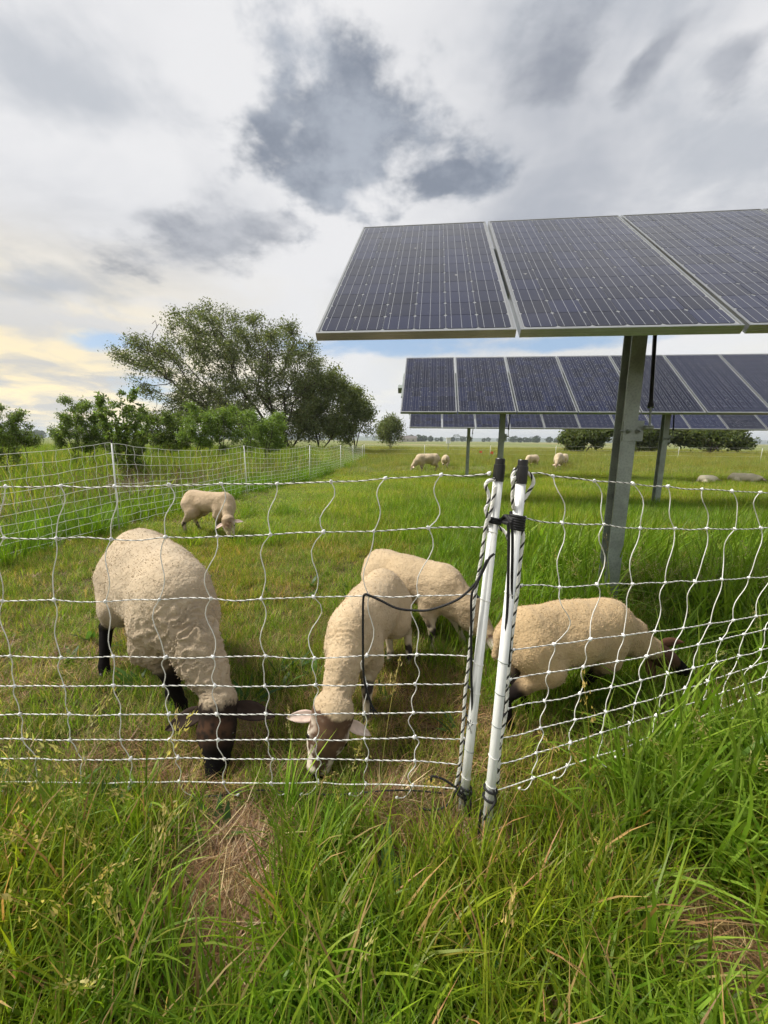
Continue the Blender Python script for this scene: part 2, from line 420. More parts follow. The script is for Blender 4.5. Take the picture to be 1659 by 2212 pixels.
def make_far():
    rng = np.random.default_rng(31)
    # low hills on the horizon
    x = np.linspace(-3500, 3500, 121); yy = np.array([2300, 2700, 3300, 3900]); prof = np.array([0, .7, 1, .2])
    hgt = 16 + 34 * noise2(np.c_[x, x * 0], .0011, 9, 4)
    v = [(a, b, -1 + pr * hh) for b, pr in zip(yy, prof) for a, hh in zip(x, hgt)]
    f = [(r * 121 + i, r * 121 + i + 1, (r + 1) * 121 + i + 1, (r + 1) * 121 + i) for r in range(3) for i in range(120)]
    tag(MB().add(v, f).build('hills', simple('hill_grass', (.10, .13, .085), .95, var=.3, sc=.01), smooth=True), kind='structure')
    # the far tree lines
    P = []; S = []
    def line(n, x0, x1, y0, y1, h0, h1):
        for _ in range(n):
            X = rng.uniform(x0, x1); Y = rng.uniform(y0, y1); h = rng.uniform(h0, h1); k = int(60 + 10 * h)
            d = rng.normal(size=(k, 3)); d /= np.linalg.norm(d, axis=1)[:, None]; d *= rng.uniform(.5, 1, (k, 1)) ** .4
            P.append(np.array([X, Y, h * .52]) + d * np.array([h * rng.uniform(.4, .75), h * .5, h * .52]))
    line(150, -1500, 1600, 1000, 1300, 8, 17); line(50, -620, -330, 480, 640, 7, 11); line(46, 40, 420, 560, 800, 6, 10); line(26, 430, 760, 560, 760, 6, 11)
    P = np.concatenate(P); v, f, c = leaf_cloud(rng, P, 2.1, [(.055, .085, .05), (.07, .095, .055), (.05, .075, .05)], aspect=1.1)
    tag(link('distant_woodland', colour_mesh('distant_woodland', v, f, c, M['leaf'])), 'far tree line along the horizon', 'woodland', kind='stuff')
    # farm buildings
    def house(name, px, py, Y, w, d, hw, hr, label, rz):
        p = AT(px, py, Y); o = empty(name, (p[0], p[1], 0), rz)
        MB().box((-w / 2, -d / 2, 0), (w / 2, d / 2, hw)).build('wall', M['housewall'], o)
        e = .4; v = [(-w / 2 - e, -d / 2 - e, hw - .1), (w / 2 + e, -d / 2 - e, hw - .1), (w / 2 + e, d / 2 + e, hw - .1), (-w / 2 - e, d / 2 + e, hw - .1), (-w / 2 - e, 0, hw + hr), (w / 2 + e, 0, hw + hr)]
        MB().add(v, [(0, 1, 5, 4), (3, 4, 5, 2), (0, 4, 3), (1, 2, 5), (0, 3, 2, 1)]).build('roof', M['roof'], o)
        for k in range(3): MB().box((-w * .35 + k * w * .3, -d / 2 - .05, 1), (-w * .35 + k * w * .3 + 1.3, -d / 2 + .05, 2.3)).build('window', M['pane'], o)
        tag(o, label, 'house', 'far farm buildings')
    house('farmhouse', 172, 945, 330, 16, 9, 3.2, 3.6, 'brown roofed house far off beside the left horizon trees, the wider one', .2)
    house('farmhouse', 200, 945, 345, 11, 8, 3.0, 3.2, 'small house far off on the left horizon, just right of the wider one', -.3)
    house('barn', 880, 953, 420, 18, 9, 3.4, 2.6, 'low barn far off on the horizon right of the small round tree', .1)
make_far()

# ------------------------------------------------------------------ solar trackers
HEAD, TILT, PITCH, MW, ML, MT = R(6.1), R(38.1), 1.012, .992, 1.96, .04
ROW = np.array([math.cos(HEAD), -math.sin(HEAD), 0.0]); BACK = np.array([math.sin(HEAD), math.cos(HEAD), 0.0])
SLOPE = BACK * math.cos(TILT) + np.array([0, 0, math.sin(TILT)]); NORM = np.cross(ROW, SLOPE)
def cell_mesh():
    a, c = .0775, .0105; z0, z1 = .0005, .0022
    o = [(-a + c, -a), (a - c, -a), (a, -a + c), (a, a - c), (a - c, a), (-a + c, a), (-a, a - c), (-a, -a + c)]
    return MB().add([(x, y, z0) for x, y in o] + [(x, y, z1) for x, y in o], [tuple(range(8, 16))] + [(i, (i + 1) % 8, 8 + (i + 1) % 8, 8 + i) for i in range(8)])
CP = .1585                                   # cell pitch
CELLS = [((i - 2.5) * CP, (j - 5.5) * CP) for j in range(12) for i in range(6)]
ME = {}
def module_meshes():
    ME['cell'] = cell_mesh().mesh('cell', M['cell'])
    mb = MB(); q = cell_mesh(); cv, cf = q.v[0], q.f
    for x, y in CELLS: mb.add(cv + np.array([x, y, 0]), cf)
    ME['cells'] = mb.mesh('cells', M['cell'])
    mb = MB()
    for i in range(6):
        for k in (-1, 0, 1):
            x = (i - 2.5) * CP + k * .050; mb.box((x - .0010, -12 * CP / 2, .0023), (x + .0010, 12 * CP / 2, .0030))
    ME['busbars'] = mb.mesh('busbars', M['busbar'])
    ME['laminate'] = MB().box((-MW / 2 + .008, -ML / 2 + .008, -.006), (MW / 2 - .008, ML / 2 - .008, 0)).mesh('laminate', M['back'])
    mb = MB(); w, l, k = MW / 2, ML / 2, .0115
    for a, b in (((-w, -l), (w, -l + k)), ((-w, l - k), (w, l)), ((-w, -l + k + .0002), (-w + k, l - k - .0002)), ((w - k, -l + k + .0002), (w, l - k - .0002))):
        mb.box((a[0], a[1], -MT + .004), (b[0], b[1], .004))
    # the two ribs along the outer side of the frame
    for z in (-.012, -.024):
        mb.box((-w, -l - .0016, z - .002), (w, -l - .0002, z + .002)); mb.box((-w, l + .0002, z - .002), (w, l + .0016, z + .002))
    ME['frame'] = mb.mesh('frame', M['aluminium'])
    ME['bolt'] = (MB().tube([(0, 0, 0), (0, -.012, 0)], .017, 10).tube([(0, -.0121, 0), (0, -.026, 0)], .012, 6).tube([(0, -.0262, 0), (0, -.042, 0)], .007, 8)).mesh('bolt', M['galv'])
module_meshes()
def tracker(corner, n, posts, label, n_cells, stub):
    corner = np.asarray(corner, float)
    mid = corner + SLOPE * ML / 2
    root = empty('solar_tracker', tuple((mid + ROW * PITCH * posts[0])[:2]) + (0.0,))
    inv = -Vector(root.location)
    Rm = Matrix((ROW, SLOPE, NORM)).transposed().to_4x4()
    done = 0
    for i in range(n):
        c = corner + ROW * (MW / 2 + .010 + i * PITCH) + SLOPE * ML / 2
        m = link('solar_module', ME['laminate'], root)
        m.matrix_local = Matrix.Translation(Vector(c) + inv) @ Rm @ Matrix.Rotation(RNG.normal(0, .0012), 4, 'X')
        link('frame', ME['frame'], m)
        tag(link('busbars', ME['busbars'], m), kind='stuff')
        if done + 72 <= n_cells:
            for x, y in CELLS: link('cell', ME['cell'], m, (x, y, 0))
            done += 72
        else: tag(link('cells', ME['cells'], m), kind='stuff')
    # torque tube with end cap, and a rail under every seam
    a = mid - ROW * stub - NORM * .135; b = mid + ROW * (n * PITCH + .1) - NORM * .135
    L = float(np.linalg.norm(b - a)); tb = MB(); s = .058
    tb.box((0, -s, -s), (L, s, s))
    o = tb.build('torque_tube', M['galv'], root); o.matrix_local = Matrix.Translation(Vector(a) + inv) @ Rm
    rail = MB().box((-.02, -.42, -.073), (.02, .42, -.0385)).mesh('module_rail', M['galv'])
    for i in range(n + 1):
        c = corner + ROW * (i * PITCH + .004) + SLOPE * ML / 2
        o = link('module_rail', rail, root); o.matrix_local = Matrix.Translation(Vector(c) + inv) @ Rm
    # H-section posts
    for i in posts:
        base = mid + ROW * (i * PITCH) - NORM * .135; top = base[2] - .02
        fw, dp, tf, tw = .047, .062, .008, .006
        mb = MB(); mb.box((-fw, -dp, -.25), (fw, -dp + tf, top)); mb.box((-fw, dp - tf, -.25), (fw, dp, top)); mb.box((-tw / 2, -dp + tf + .0002, -.25), (tw / 2, dp - tf - .0002, top))
        p = mb.build('support_post', M['galv'], root, (base[0] + inv.x, base[1] + inv.y, 0), rot=(0, 0, -HEAD))
        zb = 1.28
        MB().box((-.042, -dp - .0085, zb - .07), (.085, -dp - .0005, zb + .065)).build('bracket_plate', M['galv'], p)
        for bx in (-.010, .050): link('bolt', ME['bolt'], p, (bx, -dp - .009, zb - .004))
        link('bolt', ME['bolt'], p, (-.047, -dp - .0005, zb - .004)).scale = (.8, .8, .5)
        MB().box((-.075, -.05, top - .10), (.075, .05, top + .14)).build('bearing_block', M['galv'], p)
        # damper strut
        d = MB(); q0 = np.array([.105, -.10, 1.30]); q1 = np.array([.158, .09, 2.0]); u = q1 - q0
        d.tube([q0 + u * .22, q1], .0125, 10)
        dd = d.build('damper', M['black_plastic'], root, (base[0] + inv.x, base[1] + inv.y, 0), rot=(0, 0, -HEAD), smooth=False)
        MB().tube([q0, q0 + u * .24], .0065, 8).build('piston_rod', M['galv'], dd)
        MB().tube([q0 + u * .185, q0 + u * .225], .019, 10).build('collar', M['black_plastic'], dd)
        MB().tube([q0 + np.array([-.03, 0, 0]), q0 + np.array([.02, 0, 0])], .014, 8).build('pivot_bolt', M['galv'], dd)
    tag(root, label, 'solar tracker', 'rows of solar trackers')
    return root
tracker((-.366, 2.171, 1.729), 7, (1.91, 5.91), 'nearest row of solar panels overhead on a galvanised post', 288, -.05)
tracker((.265, 7.344, 1.696), 13, (1.91, 4.84, 8.9), 'second row of solar panels, standing behind the nearest row', 288, .10)
tracker((.745, 12.67, 1.60), 16, (1.88, 6.5, 13.9), 'third row of solar panels, mostly hidden below the second row', 288, .05)
# ------------------------------------------------------------------ trees and shrubs
def colonize(rng, stems, attract, step, infl, kill, iters=70, droop=0.0):
    """Space colonization: stems are polylines; returns node positions and parents."""
    P = []; par = []
    for st in stems:
        root = -1
        for q in st:
            P.append(np.array(q, float)); par.append(root); root = len(P) - 1
    A = np.array(attract, float); alive = np.ones(len(A), bool)
    near = np.full(len(A), -1); dist = np.full(len(A), 1e9)
    def upd(idx0):
        Q = np.array(P[idx0:]);
        if len(Q) == 0: return
        for k in range(0, len(Q), 400):
            d = np.linalg.norm(A[:, None] - Q[None, k:k + 400], axis=2); j = d.argmin(1); m = d[np.arange(len(A)), j]
            b = m < dist; dist[b] = m[b]; near[b] = j[b] + idx0 + k
    upd(0)
    for _ in range(iters):
        act = alive & (dist < infl)
        if not act.any(): break
        n0 = len(P); acc = {}
        D = A - np.array(P)[near]; D /= np.linalg.norm(D, axis=1)[:, None] + 1e-9
        for i in np.nonzero(act)[0]: acc.setdefault(near[i], []).append(D[i])
        for k, v in acc.items():
            d = np.sum(v, 0) + rng.normal(0, .25, 3); d[2] -= droop; n = np.linalg.norm(d)
            if n < 1e-6: continue
            P.append(P[k] + d / n * step); par.append(k)
        upd(n0); alive &= dist > kill
    return np.array(P), np.array(par)
def grow(name, rng, base, stems, attract, step, infl, kill, leaf_n, leaf_size, tint, r_tip, r_pow, label, cat='tree', trunk_r=None, leaf_spread=.3, group=None, droop=0.0, leaf_from=2, aspect=1.7, gaps=.12):
    P, par = colonize(rng, stems, attract, step, infl, kill, droop=droop)
    n = len(P); kids = np.zeros(n, int); cnt = np.zeros(n); depth = np.zeros(n, int)
    for i in range(n):
        if par[i] >= 0: kids[par[i]] += 1
    rad = np.zeros(n); hgt = np.zeros(n, int)
    for i in range(n - 1, -1, -1):
        if kids[i] == 0: rad[i] = r_tip ** r_pow
        if par[i] >= 0: rad[par[i]] += rad[i]; hgt[par[i]] = max(hgt[par[i]], hgt[i] + 1)
    rad = rad ** (1 / r_pow)
    base = np.asarray(base, float)
    o = empty(name, tuple(base))
    # wood: chains from fork to fork
    mb = MB(); seen = np.zeros(n, bool); child = {}
    for i in range(n):
        if par[i] >= 0: child.setdefault(par[i], []).append(i)
    roots = [i for i in range(n) if par[i] < 0]
    stack = [(r, None) for r in roots]
    while stack:
        i, fr = stack.pop(); ch = [] if fr is None else [fr]; ch.append(i)
        while True:
            c = child.get(ch[-1], [])
            if not c: break
            c = sorted(c, key=lambda q: -rad[q])
            for q in c[1:]: stack.append((q, ch[-1]))
            ch.append(c[0])
        if len(ch) < 2: continue
        p = P[ch] - base; r = rad[ch].copy()
        if fr is not None: r[0] = min(r[0], r[1] * 1.15)
        if len(ch) > 2: p[1:-1] += rng.normal(0, step * .10, (len(ch) - 2, 3))
        mb.tube(p, r, 7 if r[0] > .05 else (5 if r[0] > .015 else 3), caps=False)
    mb.build('trunk', M['bark'], o, smooth=True)
    # foliage round the outer twigs
    idx = np.nonzero(hgt <= leaf_from)[0]
    cl = fbm(P[idx] / (step * 3.2), 17, 2); idx = idx[cl > np.quantile(cl, gaps)]; pick = rng.choice(idx, leaf_n); nxt = par[pick]; t = rng.uniform(0, 1, (leaf_n, 1))
    pts = P[pick] * t + P[np.where(nxt < 0, pick, nxt)] * (1 - t) + rng.normal(0, 1, (leaf_n, 3)) * leaf_spread * np.array([1, 1, .8]) - base
    pts = pts[pts[:, 2] > .03]
    v, f, c = leaf_cloud(rng, pts, leaf_size, tint, aspect=aspect)
    link('crown', colour_mesh('crown', v, f, c, M['leaf']), o)
    tag(o, label, cat, group)
    return o
def in_blobs(rng, blobs, n, shell=.55):
    """random points in ellipsoids given as (px, py, rx, ry, Y, rY) seen at distance Y"""
    w = np.array([b[2] * b[3] for b in blobs], float); w /= w.sum(); out = []
    for b, k in zip(blobs, (w * n).astype(int)):
        d = rng.normal(size=(k, 3)); d /= np.linalg.norm(d, axis=1)[:, None]; d *= (shell + (1 - shell) * rng.uniform(0, 1, (k, 1)))
        for q in d:
            Y = b[4] + q[1] * b[5]; c = AT(b[0], b[1], b[4]); s = b[4] / F
            out.append(c + np.array([q[0] * b[2] * s, q[1] * b[5], q[2] * b[3] * s]))
    return np.array(out)
GREEN = [(.120, .150, .048), (.098, .130, .042), (.150, .175, .065), (.085, .110, .040)]
YOUNG = [(.14, .21, .045), (.12, .18, .04), (.17, .235, .065)]
WILLOW = [(.150, .170, .078), (.120, .145, .062), (.185, .205, .10), (.10, .125, .052)]
def stem_to(rng, a, b, n, bow):
    a, b = np.asarray(a, float), np.asarray(b, float); t = np.linspace(0, 1, n)[:, None]
    p = a + (b - a) * t; p[:, 2] += (np.sin(t[:, 0] * PI) * bow); p[1:-1] += rng.normal(0, .06, (n - 2, 3)) * np.linalg.norm(b - a) / 6
    return p
def make_trees():
    rng = np.random.default_rng(5)
    # the great many-stemmed tree
    Y = 31.0; B = G(612, 972); B = AT(605, 965, Y); B[2] = 0
    blobs = [(470, 740, 120, 70, Y, 4.5), (345, 775, 88, 55, Y - 1, 3.5), (585, 770, 110, 70, Y, 4.5), (430, 850, 130, 75, Y, 4), (560, 860, 130, 85, Y + .5, 4.5), (655, 830, 75, 85, Y + 1, 4), (300, 790, 45, 36, Y - 1, 2),
             (660, 905, 75, 50, Y + 1, 3.5), (460, 700, 60, 36, Y, 3), (590, 712, 50, 26, Y, 3), (390, 890, 60, 40, Y - 1, 3), (520, 905, 120, 45, Y - 1.5, 3.5), (620, 930, 90, 30, Y - 1, 3)]
    att = in_blobs(rng, blobs, 2800, .2)
    stems = []
    for px, py, dY in ((330, 800, -1.5), (400, 790, 1), (455, 740, 0), (505, 760, 2), (560, 745, -1), (610, 770, 1), (655, 800, -.5), (490, 850, -2.5), (690, 880, 1.5)):
        e = AT(px, py, Y + dY); b = B + np.array([rng.normal(0, .5), rng.normal(0, .4), 0]); stems.append(stem_to(rng, b, b + (e - b) * .62, 7, -.25 if px < 420 else .1))
    grow('willow_tree', rng, B, stems, att, .42, 4.5, .55, 88000, .085, WILLOW, .015, 2.25, 'large spreading many-stemmed tree, the biggest, behind the left fence', leaf_spread=.28, gaps=.20)
    # its neighbours to the right
    for k, (px, Yk, bl, lab, nl) in enumerate([
        (690, 34, [(700, 850, 60, 60, 34, 3), (690, 905, 62, 45, 34, 3)], 'rounded tree touching the right side of the biggest tree', 15000),
        (765, 37, [(760, 880, 44, 50, 37, 3), (745, 920, 45, 34, 37, 3), (792, 905, 26, 44, 37, 2.5)], 'leafy tree with ragged top, between the biggest tree and the small round one', 15000),
        (842, 46, [(842, 928, 27, 27, 46, 1.8), (850, 912, 16, 16, 46, 1.2)], 'small round tree standing alone left of the solar rows', 9000)]):
        b = AT(px, 960, Yk); b[2] = 0; att = in_blobs(rng, bl, 420, .2)
        st = [stem_to(rng, b, b + np.array([rng.normal(0, .5), rng.normal(0, .4), rng.uniform(1.2, 2.4)]), 4, 0) for _ in range(3)]
        grow('field_tree', rng, b, st, att, .4, 5, .6, int(nl * 1.0), .115, [(.17, .20, .085), (.14, .17, .07), (.20, .23, .10)], .015, 2.2, lab, leaf_spread=.36, gaps=.3)
    # low trees beyond the rows
    for px, Yk, bl, lab, nl in [
        (1262, 40, [(1260, 945, 52, 26, 40, 2.5), (1290, 930, 60, 22, 40, 2.5), (1235, 955, 26, 16, 40, 1.5)], 'low tree with drooping branches, behind and left of the nearest post', 12000),
        (1392, 42, [(1385, 948, 44, 30, 42, 2.5), (1425, 935, 45, 22, 42, 2.5)], 'low tree right behind the nearest post', 10000),
        (1530, 40, [(1480, 940, 50, 26, 40, 2.5), (1545, 945, 66, 30, 40, 3), (1590, 955, 32, 18, 40, 2)], 'wide low tree right of the second row post', 15000)]:
        b = AT(px, 975, Yk); b[2] = 0; att = in_blobs(rng, bl, 420, .15)
        st = [stem_to(rng, b, b + np.array([rng.normal(0, .8), rng.normal(0, .5), rng.uniform(.8, 1.4)]), 4, 0) for _ in range(3)]
        grow('field_tree', rng, b, st, att, .4, 5, .6, nl, .17, GREEN, .014, 2.1, lab, leaf_spread=.28, droop=.15)
    # shrubs along the left
    for px, py, Yk, bl, lab, nl, tint, ls in [
        (180, 1005, 11.5, [(185, 950, 52, 40, 11.5, .8), (200, 925, 40, 24, 11.5, .6), (150, 955, 26, 34, 11.5, .5)], 'dense shrub left of the tall sapling', 13000, YOUNG + GREEN[:2], .052),
        (20, 1030, 9.0, [(15, 945, 44, 50, 9, .6), (45, 960, 22, 36, 9, .4), (0, 985, 40, 40, 9, .5)], 'shrub at the left edge of the picture', 9000, YOUNG + GREEN[:2], .045),
        (352, 1000, 16, [(345, 935, 46, 30, 16, 1.2), (370, 955, 40, 34, 16, 1.2)], 'rounded shrub between the sapling and the biggest tree', 11000, YOUNG + GREEN, .075),
        (450, 990, 15, [(440, 945, 48, 26, 15, 1.2), (480, 955, 36, 26, 15, 1)], 'pale green shrub in front of the biggest tree', 9000, YOUNG, .075),
        (560, 985, 16, [(550, 950, 44, 24, 16, 1.2), (590, 960, 24, 18, 16, 1)], 'bright green shrub below the biggest tree trunks', 8000, YOUNG, .075)]:
        b = G(px, py) if py > 1000 else AT(px, py, Yk); b[1] = Yk; b[0] = AT(px, py, Yk)[0]; b[2] = 0
        w = Yk / 11.5; att = in_blobs(rng, bl, 330, .1); tops = att[rng.choice(len(att), 46)]
        att = np.concatenate([att, np.array([q + np.array([rng.normal(0, .25), rng.normal(0, .2), 1.0]) * h_ * w for q in tops for h_ in np.arange(.08, rng.uniform(.25, .85), .09)])])
        st = [stem_to(rng, b + np.array([rng.normal(0, .12), rng.normal(0, .1), 0]) * w, b + np.array([rng.normal(0, .3), rng.normal(0, .2), rng.uniform(.3, .6)]) * w, 4, 0) for _ in range(5)]
        grow('shrub', rng, b, st, att, .12 * w, 2.0 * w, .17 * w, int(nl * 1.5), ls * .55, [tuple(min(1, x * 1.25) for x in q) for q in tint], .0042 * w, 2.2, lab, 'shrub', leaf_spread=.07 * w, gaps=.3)
    # tall open sapling: upright stems with leaves along them
    Yk = 10.5; b = AT(270, 1010, Yk); b[2] = 0
    tips = [(215, 875), (238, 868), (262, 850), (280, 858), (305, 880), (325, 892), (250, 905), (292, 905), (272, 885), (228, 915), (312, 925)]
    st = []
    for tx, ty in tips:
        e = AT(tx, ty, Yk + rng.normal(0, .35)); st.append(stem_to(rng, b + rng.normal(0, .06, 3) * np.array([1, 1, 0]), e, 11, -.12))
    att = np.concatenate([q[3:] + rng.normal(0, .11, (len(q) - 3, 3)) for q in st for _ in range(3)])
    grow('sapling', rng, b, st, att, .08, .5, .10, 5200, .05, YOUNG + GREEN[:1], .003, 2.3, 'tall airy sapling with upright shoots behind the left fence', 'sapling', leaf_spread=.045, leaf_from=6, aspect=2.1)
make_trees()
# ------------------------------------------------------------------ electric net fences
ME['knot'] = MB().ball((0, 0, 0), (.0056, .0056, .0062), 8, 5).ball((.004, .001, .0035), .0036, 6, 4).mesh('knot', M['knot'], True)
ME['knot_small'] = MB().ball((0, 0, 0), .0062, 6, 4).mesh('knot', M['knot'], True)
def wavy(rng, pts, amp, axis, n=7):          # a stiff upright that snakes between the knots
    out = [pts[0]]; sg = rng.choice((-1, 1))
    for a, b in zip(pts[:-1], pts[1:]):
        t = np.linspace(0, 1, n + 1)[1:]; L = np.linalg.norm(b - a); k = min(L / .15, 1.25) ** 1.2
        w = amp * k * (sg * rng.uniform(.4, 1.1) * np.sin(2 * PI * t) * .75 + rng.normal(0, .55) * np.sin(PI * t) + .25 * sg * np.sin(3 * PI * t) * rng.uniform(0, 1))
        o = amp * k * rng.normal(0, .5) * np.sin(PI * t)
        out += list(a + (b - a) * t[:, None] + w[:, None] * axis[None] + o[:, None] * np.array([-axis[1], axis[0], 0])[None])
        if rng.uniform() < .75: sg = -sg
    return np.array(out)
def near_net(root, grid, axis, rng, tails=True, skip_last_col=False):
    """grid[row][col] = knot positions"""
    o = np.array(root.location)
    nr, nc = len(grid), len(grid[0])
    for r in range(nr):
        pts = []
        for c in range(nc):
            pts.append(grid[r][c])
            if c < nc - 1:
                m = (grid[r][c] + grid[r][c + 1]) / 2; m = m + np.array([0, rng.normal(0, .002), rng.normal(-.0008, .0022 if r < 3 else .001)]); pts.append(m)
        p = spline(np.array(pts) - o, len(pts) * 8)
        mb = MB(); twist(mb, p, .0022, .030 if r < 8 else .026, (0, 0, 1) if r < 8 else (0, 0), per=7, thin=.62 if r > 1 else .85)
        mb.build('horizontal_strand', [M['white_twine'], M['black_twine']], root, smooth=True)
    for c in range(nc - (1 if skip_last_col else 0)):
        col = np.array([grid[r][c] for r in range(nr)]) - o
        path = wavy(rng, list(col), .0145 * rng.uniform(.7, 1.5), axis)
        if tails:
            e = path[-1]; s = rng.choice((-1, 1))
            tl = spline([e, e + np.array([axis[0] * .012 * s, -.006, -.022]), e + np.array([axis[0] * .030 * s, -.012, -.034]), e + np.array([axis[0] * .052 * s, -.016, -.018 - .02 * rng.uniform()])], 8)
            path = np.vstack([path, tl[1:]])
        path = resample(path, .011)[0]
        s = MB().tube(path, .0015, 5).build('vertical_strand', M['white_twine'], root, smooth=True)
        for q in col:
            k = link('knot', ME['knot'], s, tuple(q), (0, 0, rng.uniform(0, 6))); k.scale = (rng.uniform(.85, 1.15),) * 3
        if tails: link('knot', ME['knot'], s, tuple(path[-1])).scale = (.8, .8, .8)
def white_post(root, base, top, label_bands, clip_to, rng):
    """sleeved post with cap; bands at the given heights along it, a black clip running to each knot in clip_to"""
    o = np.array(root.location); a, b = base - o, top - o; u = (b - a) / np.linalg.norm(b - a)
    L = np.linalg.norm(b - a); r = .0140
    post = MB().tube([a - u * .02, a + u * .3, b - u * .062], r, 18).build('fence_post', M['white_plastic'], root, smooth=False)
    for p in post.data.polygons: p.use_smooth = len(p.vertices) == 4
    cp = MB().tube([b - u * .064, b - u * .018, b - u * .0175, b - u * .0172], [r * 1.13, r * 1.13, r * 1.08, r * .95], 18).tube([b - u * .0171, b - u * .002, b], [r * .95, r * .95, r * .86], 18)
    cp.build('cap', M['black_plastic'], post)
    MB().tube([a - u * .16, a + u * .02], .006, 8).build('ground_spike', M['galv'], post)
    e1 = np.cross(u, (0, 1, 0)); e1 /= np.linalg.norm(e1); e2 = np.cross(u, e1)
    for k in clip_to:
        q = k - o; h = np.clip((q - a) @ u, .03, L - .07); c = a + u * (h - .012)
        ang = np.linspace(0, 2 * PI, 17); tl = u * 0.004
        ring = [c + (r + .0009) * (math.cos(t) * e1 + math.sin(t) * e2) + tl * math.cos(t) for t in ang]
        MB().tube(ring, .0013, 5, caps=False).build('wire_band', M['galv' if rng.uniform() < .4 else 'white_twine'], post, smooth=True)
        d = q - c; d -= u * (d @ u); d /= np.linalg.norm(d) + 1e-9; s = c + d * (r + .001)
        w = q - s; MB().tube([q - w * .12, q - w * .75], .0042, 8).build('insulator_clip', M['black_plastic'], post, smooth=True)
        MB().tube([q - w * .7, s], .0014, 5).build('clip_wire', M['white_twine'], post, smooth=True)
    return post
# --- left part of the near fence
LA, LB = np.array([-1.5, 1.195]), np.array([.30, 1.125])
X0 = [247, 239, 228, 242, 247, 257, 259, 282, 282]
SPC = [117.5, 114.5, 113.2, 109.8, 108.5, 106.3, 105.8, 102, 101.5]
YL = [[1051, 1050, 1043, 1034, 1028, 1022], [1163, 1165, 1151, 1147, 1140, 1138], [1296, 1299, 1290, 1287, 1285, 1284], [1418, 1420, 1419, 1417, 1415, 1418],
      [1480, 1482, 1482, 1479, 1477, 1478], [1543, 1543, 1543, 1541, 1538.5, 1538], [1598, 1598, 1597, 1595, 1594, 1595], [1640, 1639, 1640, 1642, 1644, 1650], [1689, 1689, 1692, 1694, 1697, 1703]]
KEND = [1056, 1049, 1026, 1013, 1007, 1002, 1000, 994, 984]
def make_near_left():
    rng = np.random.default_rng(11)
    base, top = G(996, 1780), AT(1081, 990, 1.135)
    root = empty('electric_net_fence', (float(base[0]), float(base[1]), 0))
    grid = []
    for r in range(9):
        row = []
        for k in range(-8, 8):
            x = X0[r] + SPC[r] * k if k < 7 else KEND[r]
            y = np.interp(k, [-3, 0, 4, 5, 6, 7], YL[r]) + rng.normal(0, 1.2)
            if k < 7: x += rng.normal(0, 2.2)
            row.append(ON(x, y, LA, LB))
        grid.append(row)
    near_net(root, grid, np.array([1.0, 0, 0]), rng, skip_last_col=True)
    white_post(root, base, top, None, [grid[r][-1] for r in range(1, 9)], rng)
    for r in range(9): link('knot', ME['knot'], root, tuple(grid[r][-1] - np.array(root.location)))
    # earth line lying in the grass, with its tail ends
    o = np.array(root.location)
    pts = [ON(x, 1712 + 5 * math.sin(x * .02) + (6 if 300 < x < 500 else 0), LA, LB) - o for x in range(-600, 990, 60)]
    MB().tube(spline(pts, 160), .0026, 6).build('ground_strand', M['black_twine'], root, smooth=True)
    tag(root, 'near electric net fence of white strands, left part with the left white post', 'fence')
    return base, top
P1 = make_near_left()
RA, RB = np.array([.372, 1.10]), np.array([.372 + .935, 1.10 + .353])
RK = [[(1136, 1024), (1195, 1029), (1284, 1039), (1367, 1045), (1442, 1051), (1516, 1057), (1581, 1061), (1641, 1064)],
      [(1133, 1119), (1215, 1130), (1304, 1133), (1383, 1141), (1457, 1142), (1526, 1142), (1588, 1143), (1644, 1141)],
      [(1126, 1265), (1209, 1269), (1290, 1263), (1366, 1262), (1437, 1259), (1502, 1257), (1560, 1252), (1617, 1248)],
      [(1109, 1404), (1196, 1392), (1275, 1381), (1347, 1373), (1414, 1364), (1476, 1357), (1534, 1347), (1584, 1340)],
      [(1102, 1468), (1185, 1453), (1260, 1441), (1333, 1429), (1396, 1418), (1454, 1404), (1508, 1393), (1558, 1382)],
      [(1096, 1532), (1176, 1515), (1252, 1499), (1320, 1485), (1384, 1470), (1443, 1455), (1498, 1443), (1549, 1430)],
      [(1083, 1595), (1168, 1573), (1242, 1555), (1309, 1538), (1372, 1520), (1428, 1504), (1480, 1487), (1529, 1472)],
      [(1079, 1651), (1158, 1627), (1232, 1605), (1298, 1583), (1361, 1563), (1417, 1546), (1468, 1528), (1515, 1513)],
      [(1071, 1708), (1151, 1681), (1225, 1655), (1291, 1633), (1355, 1614), (1408, 1589), (1460, 1569), (1507, 1552)]]
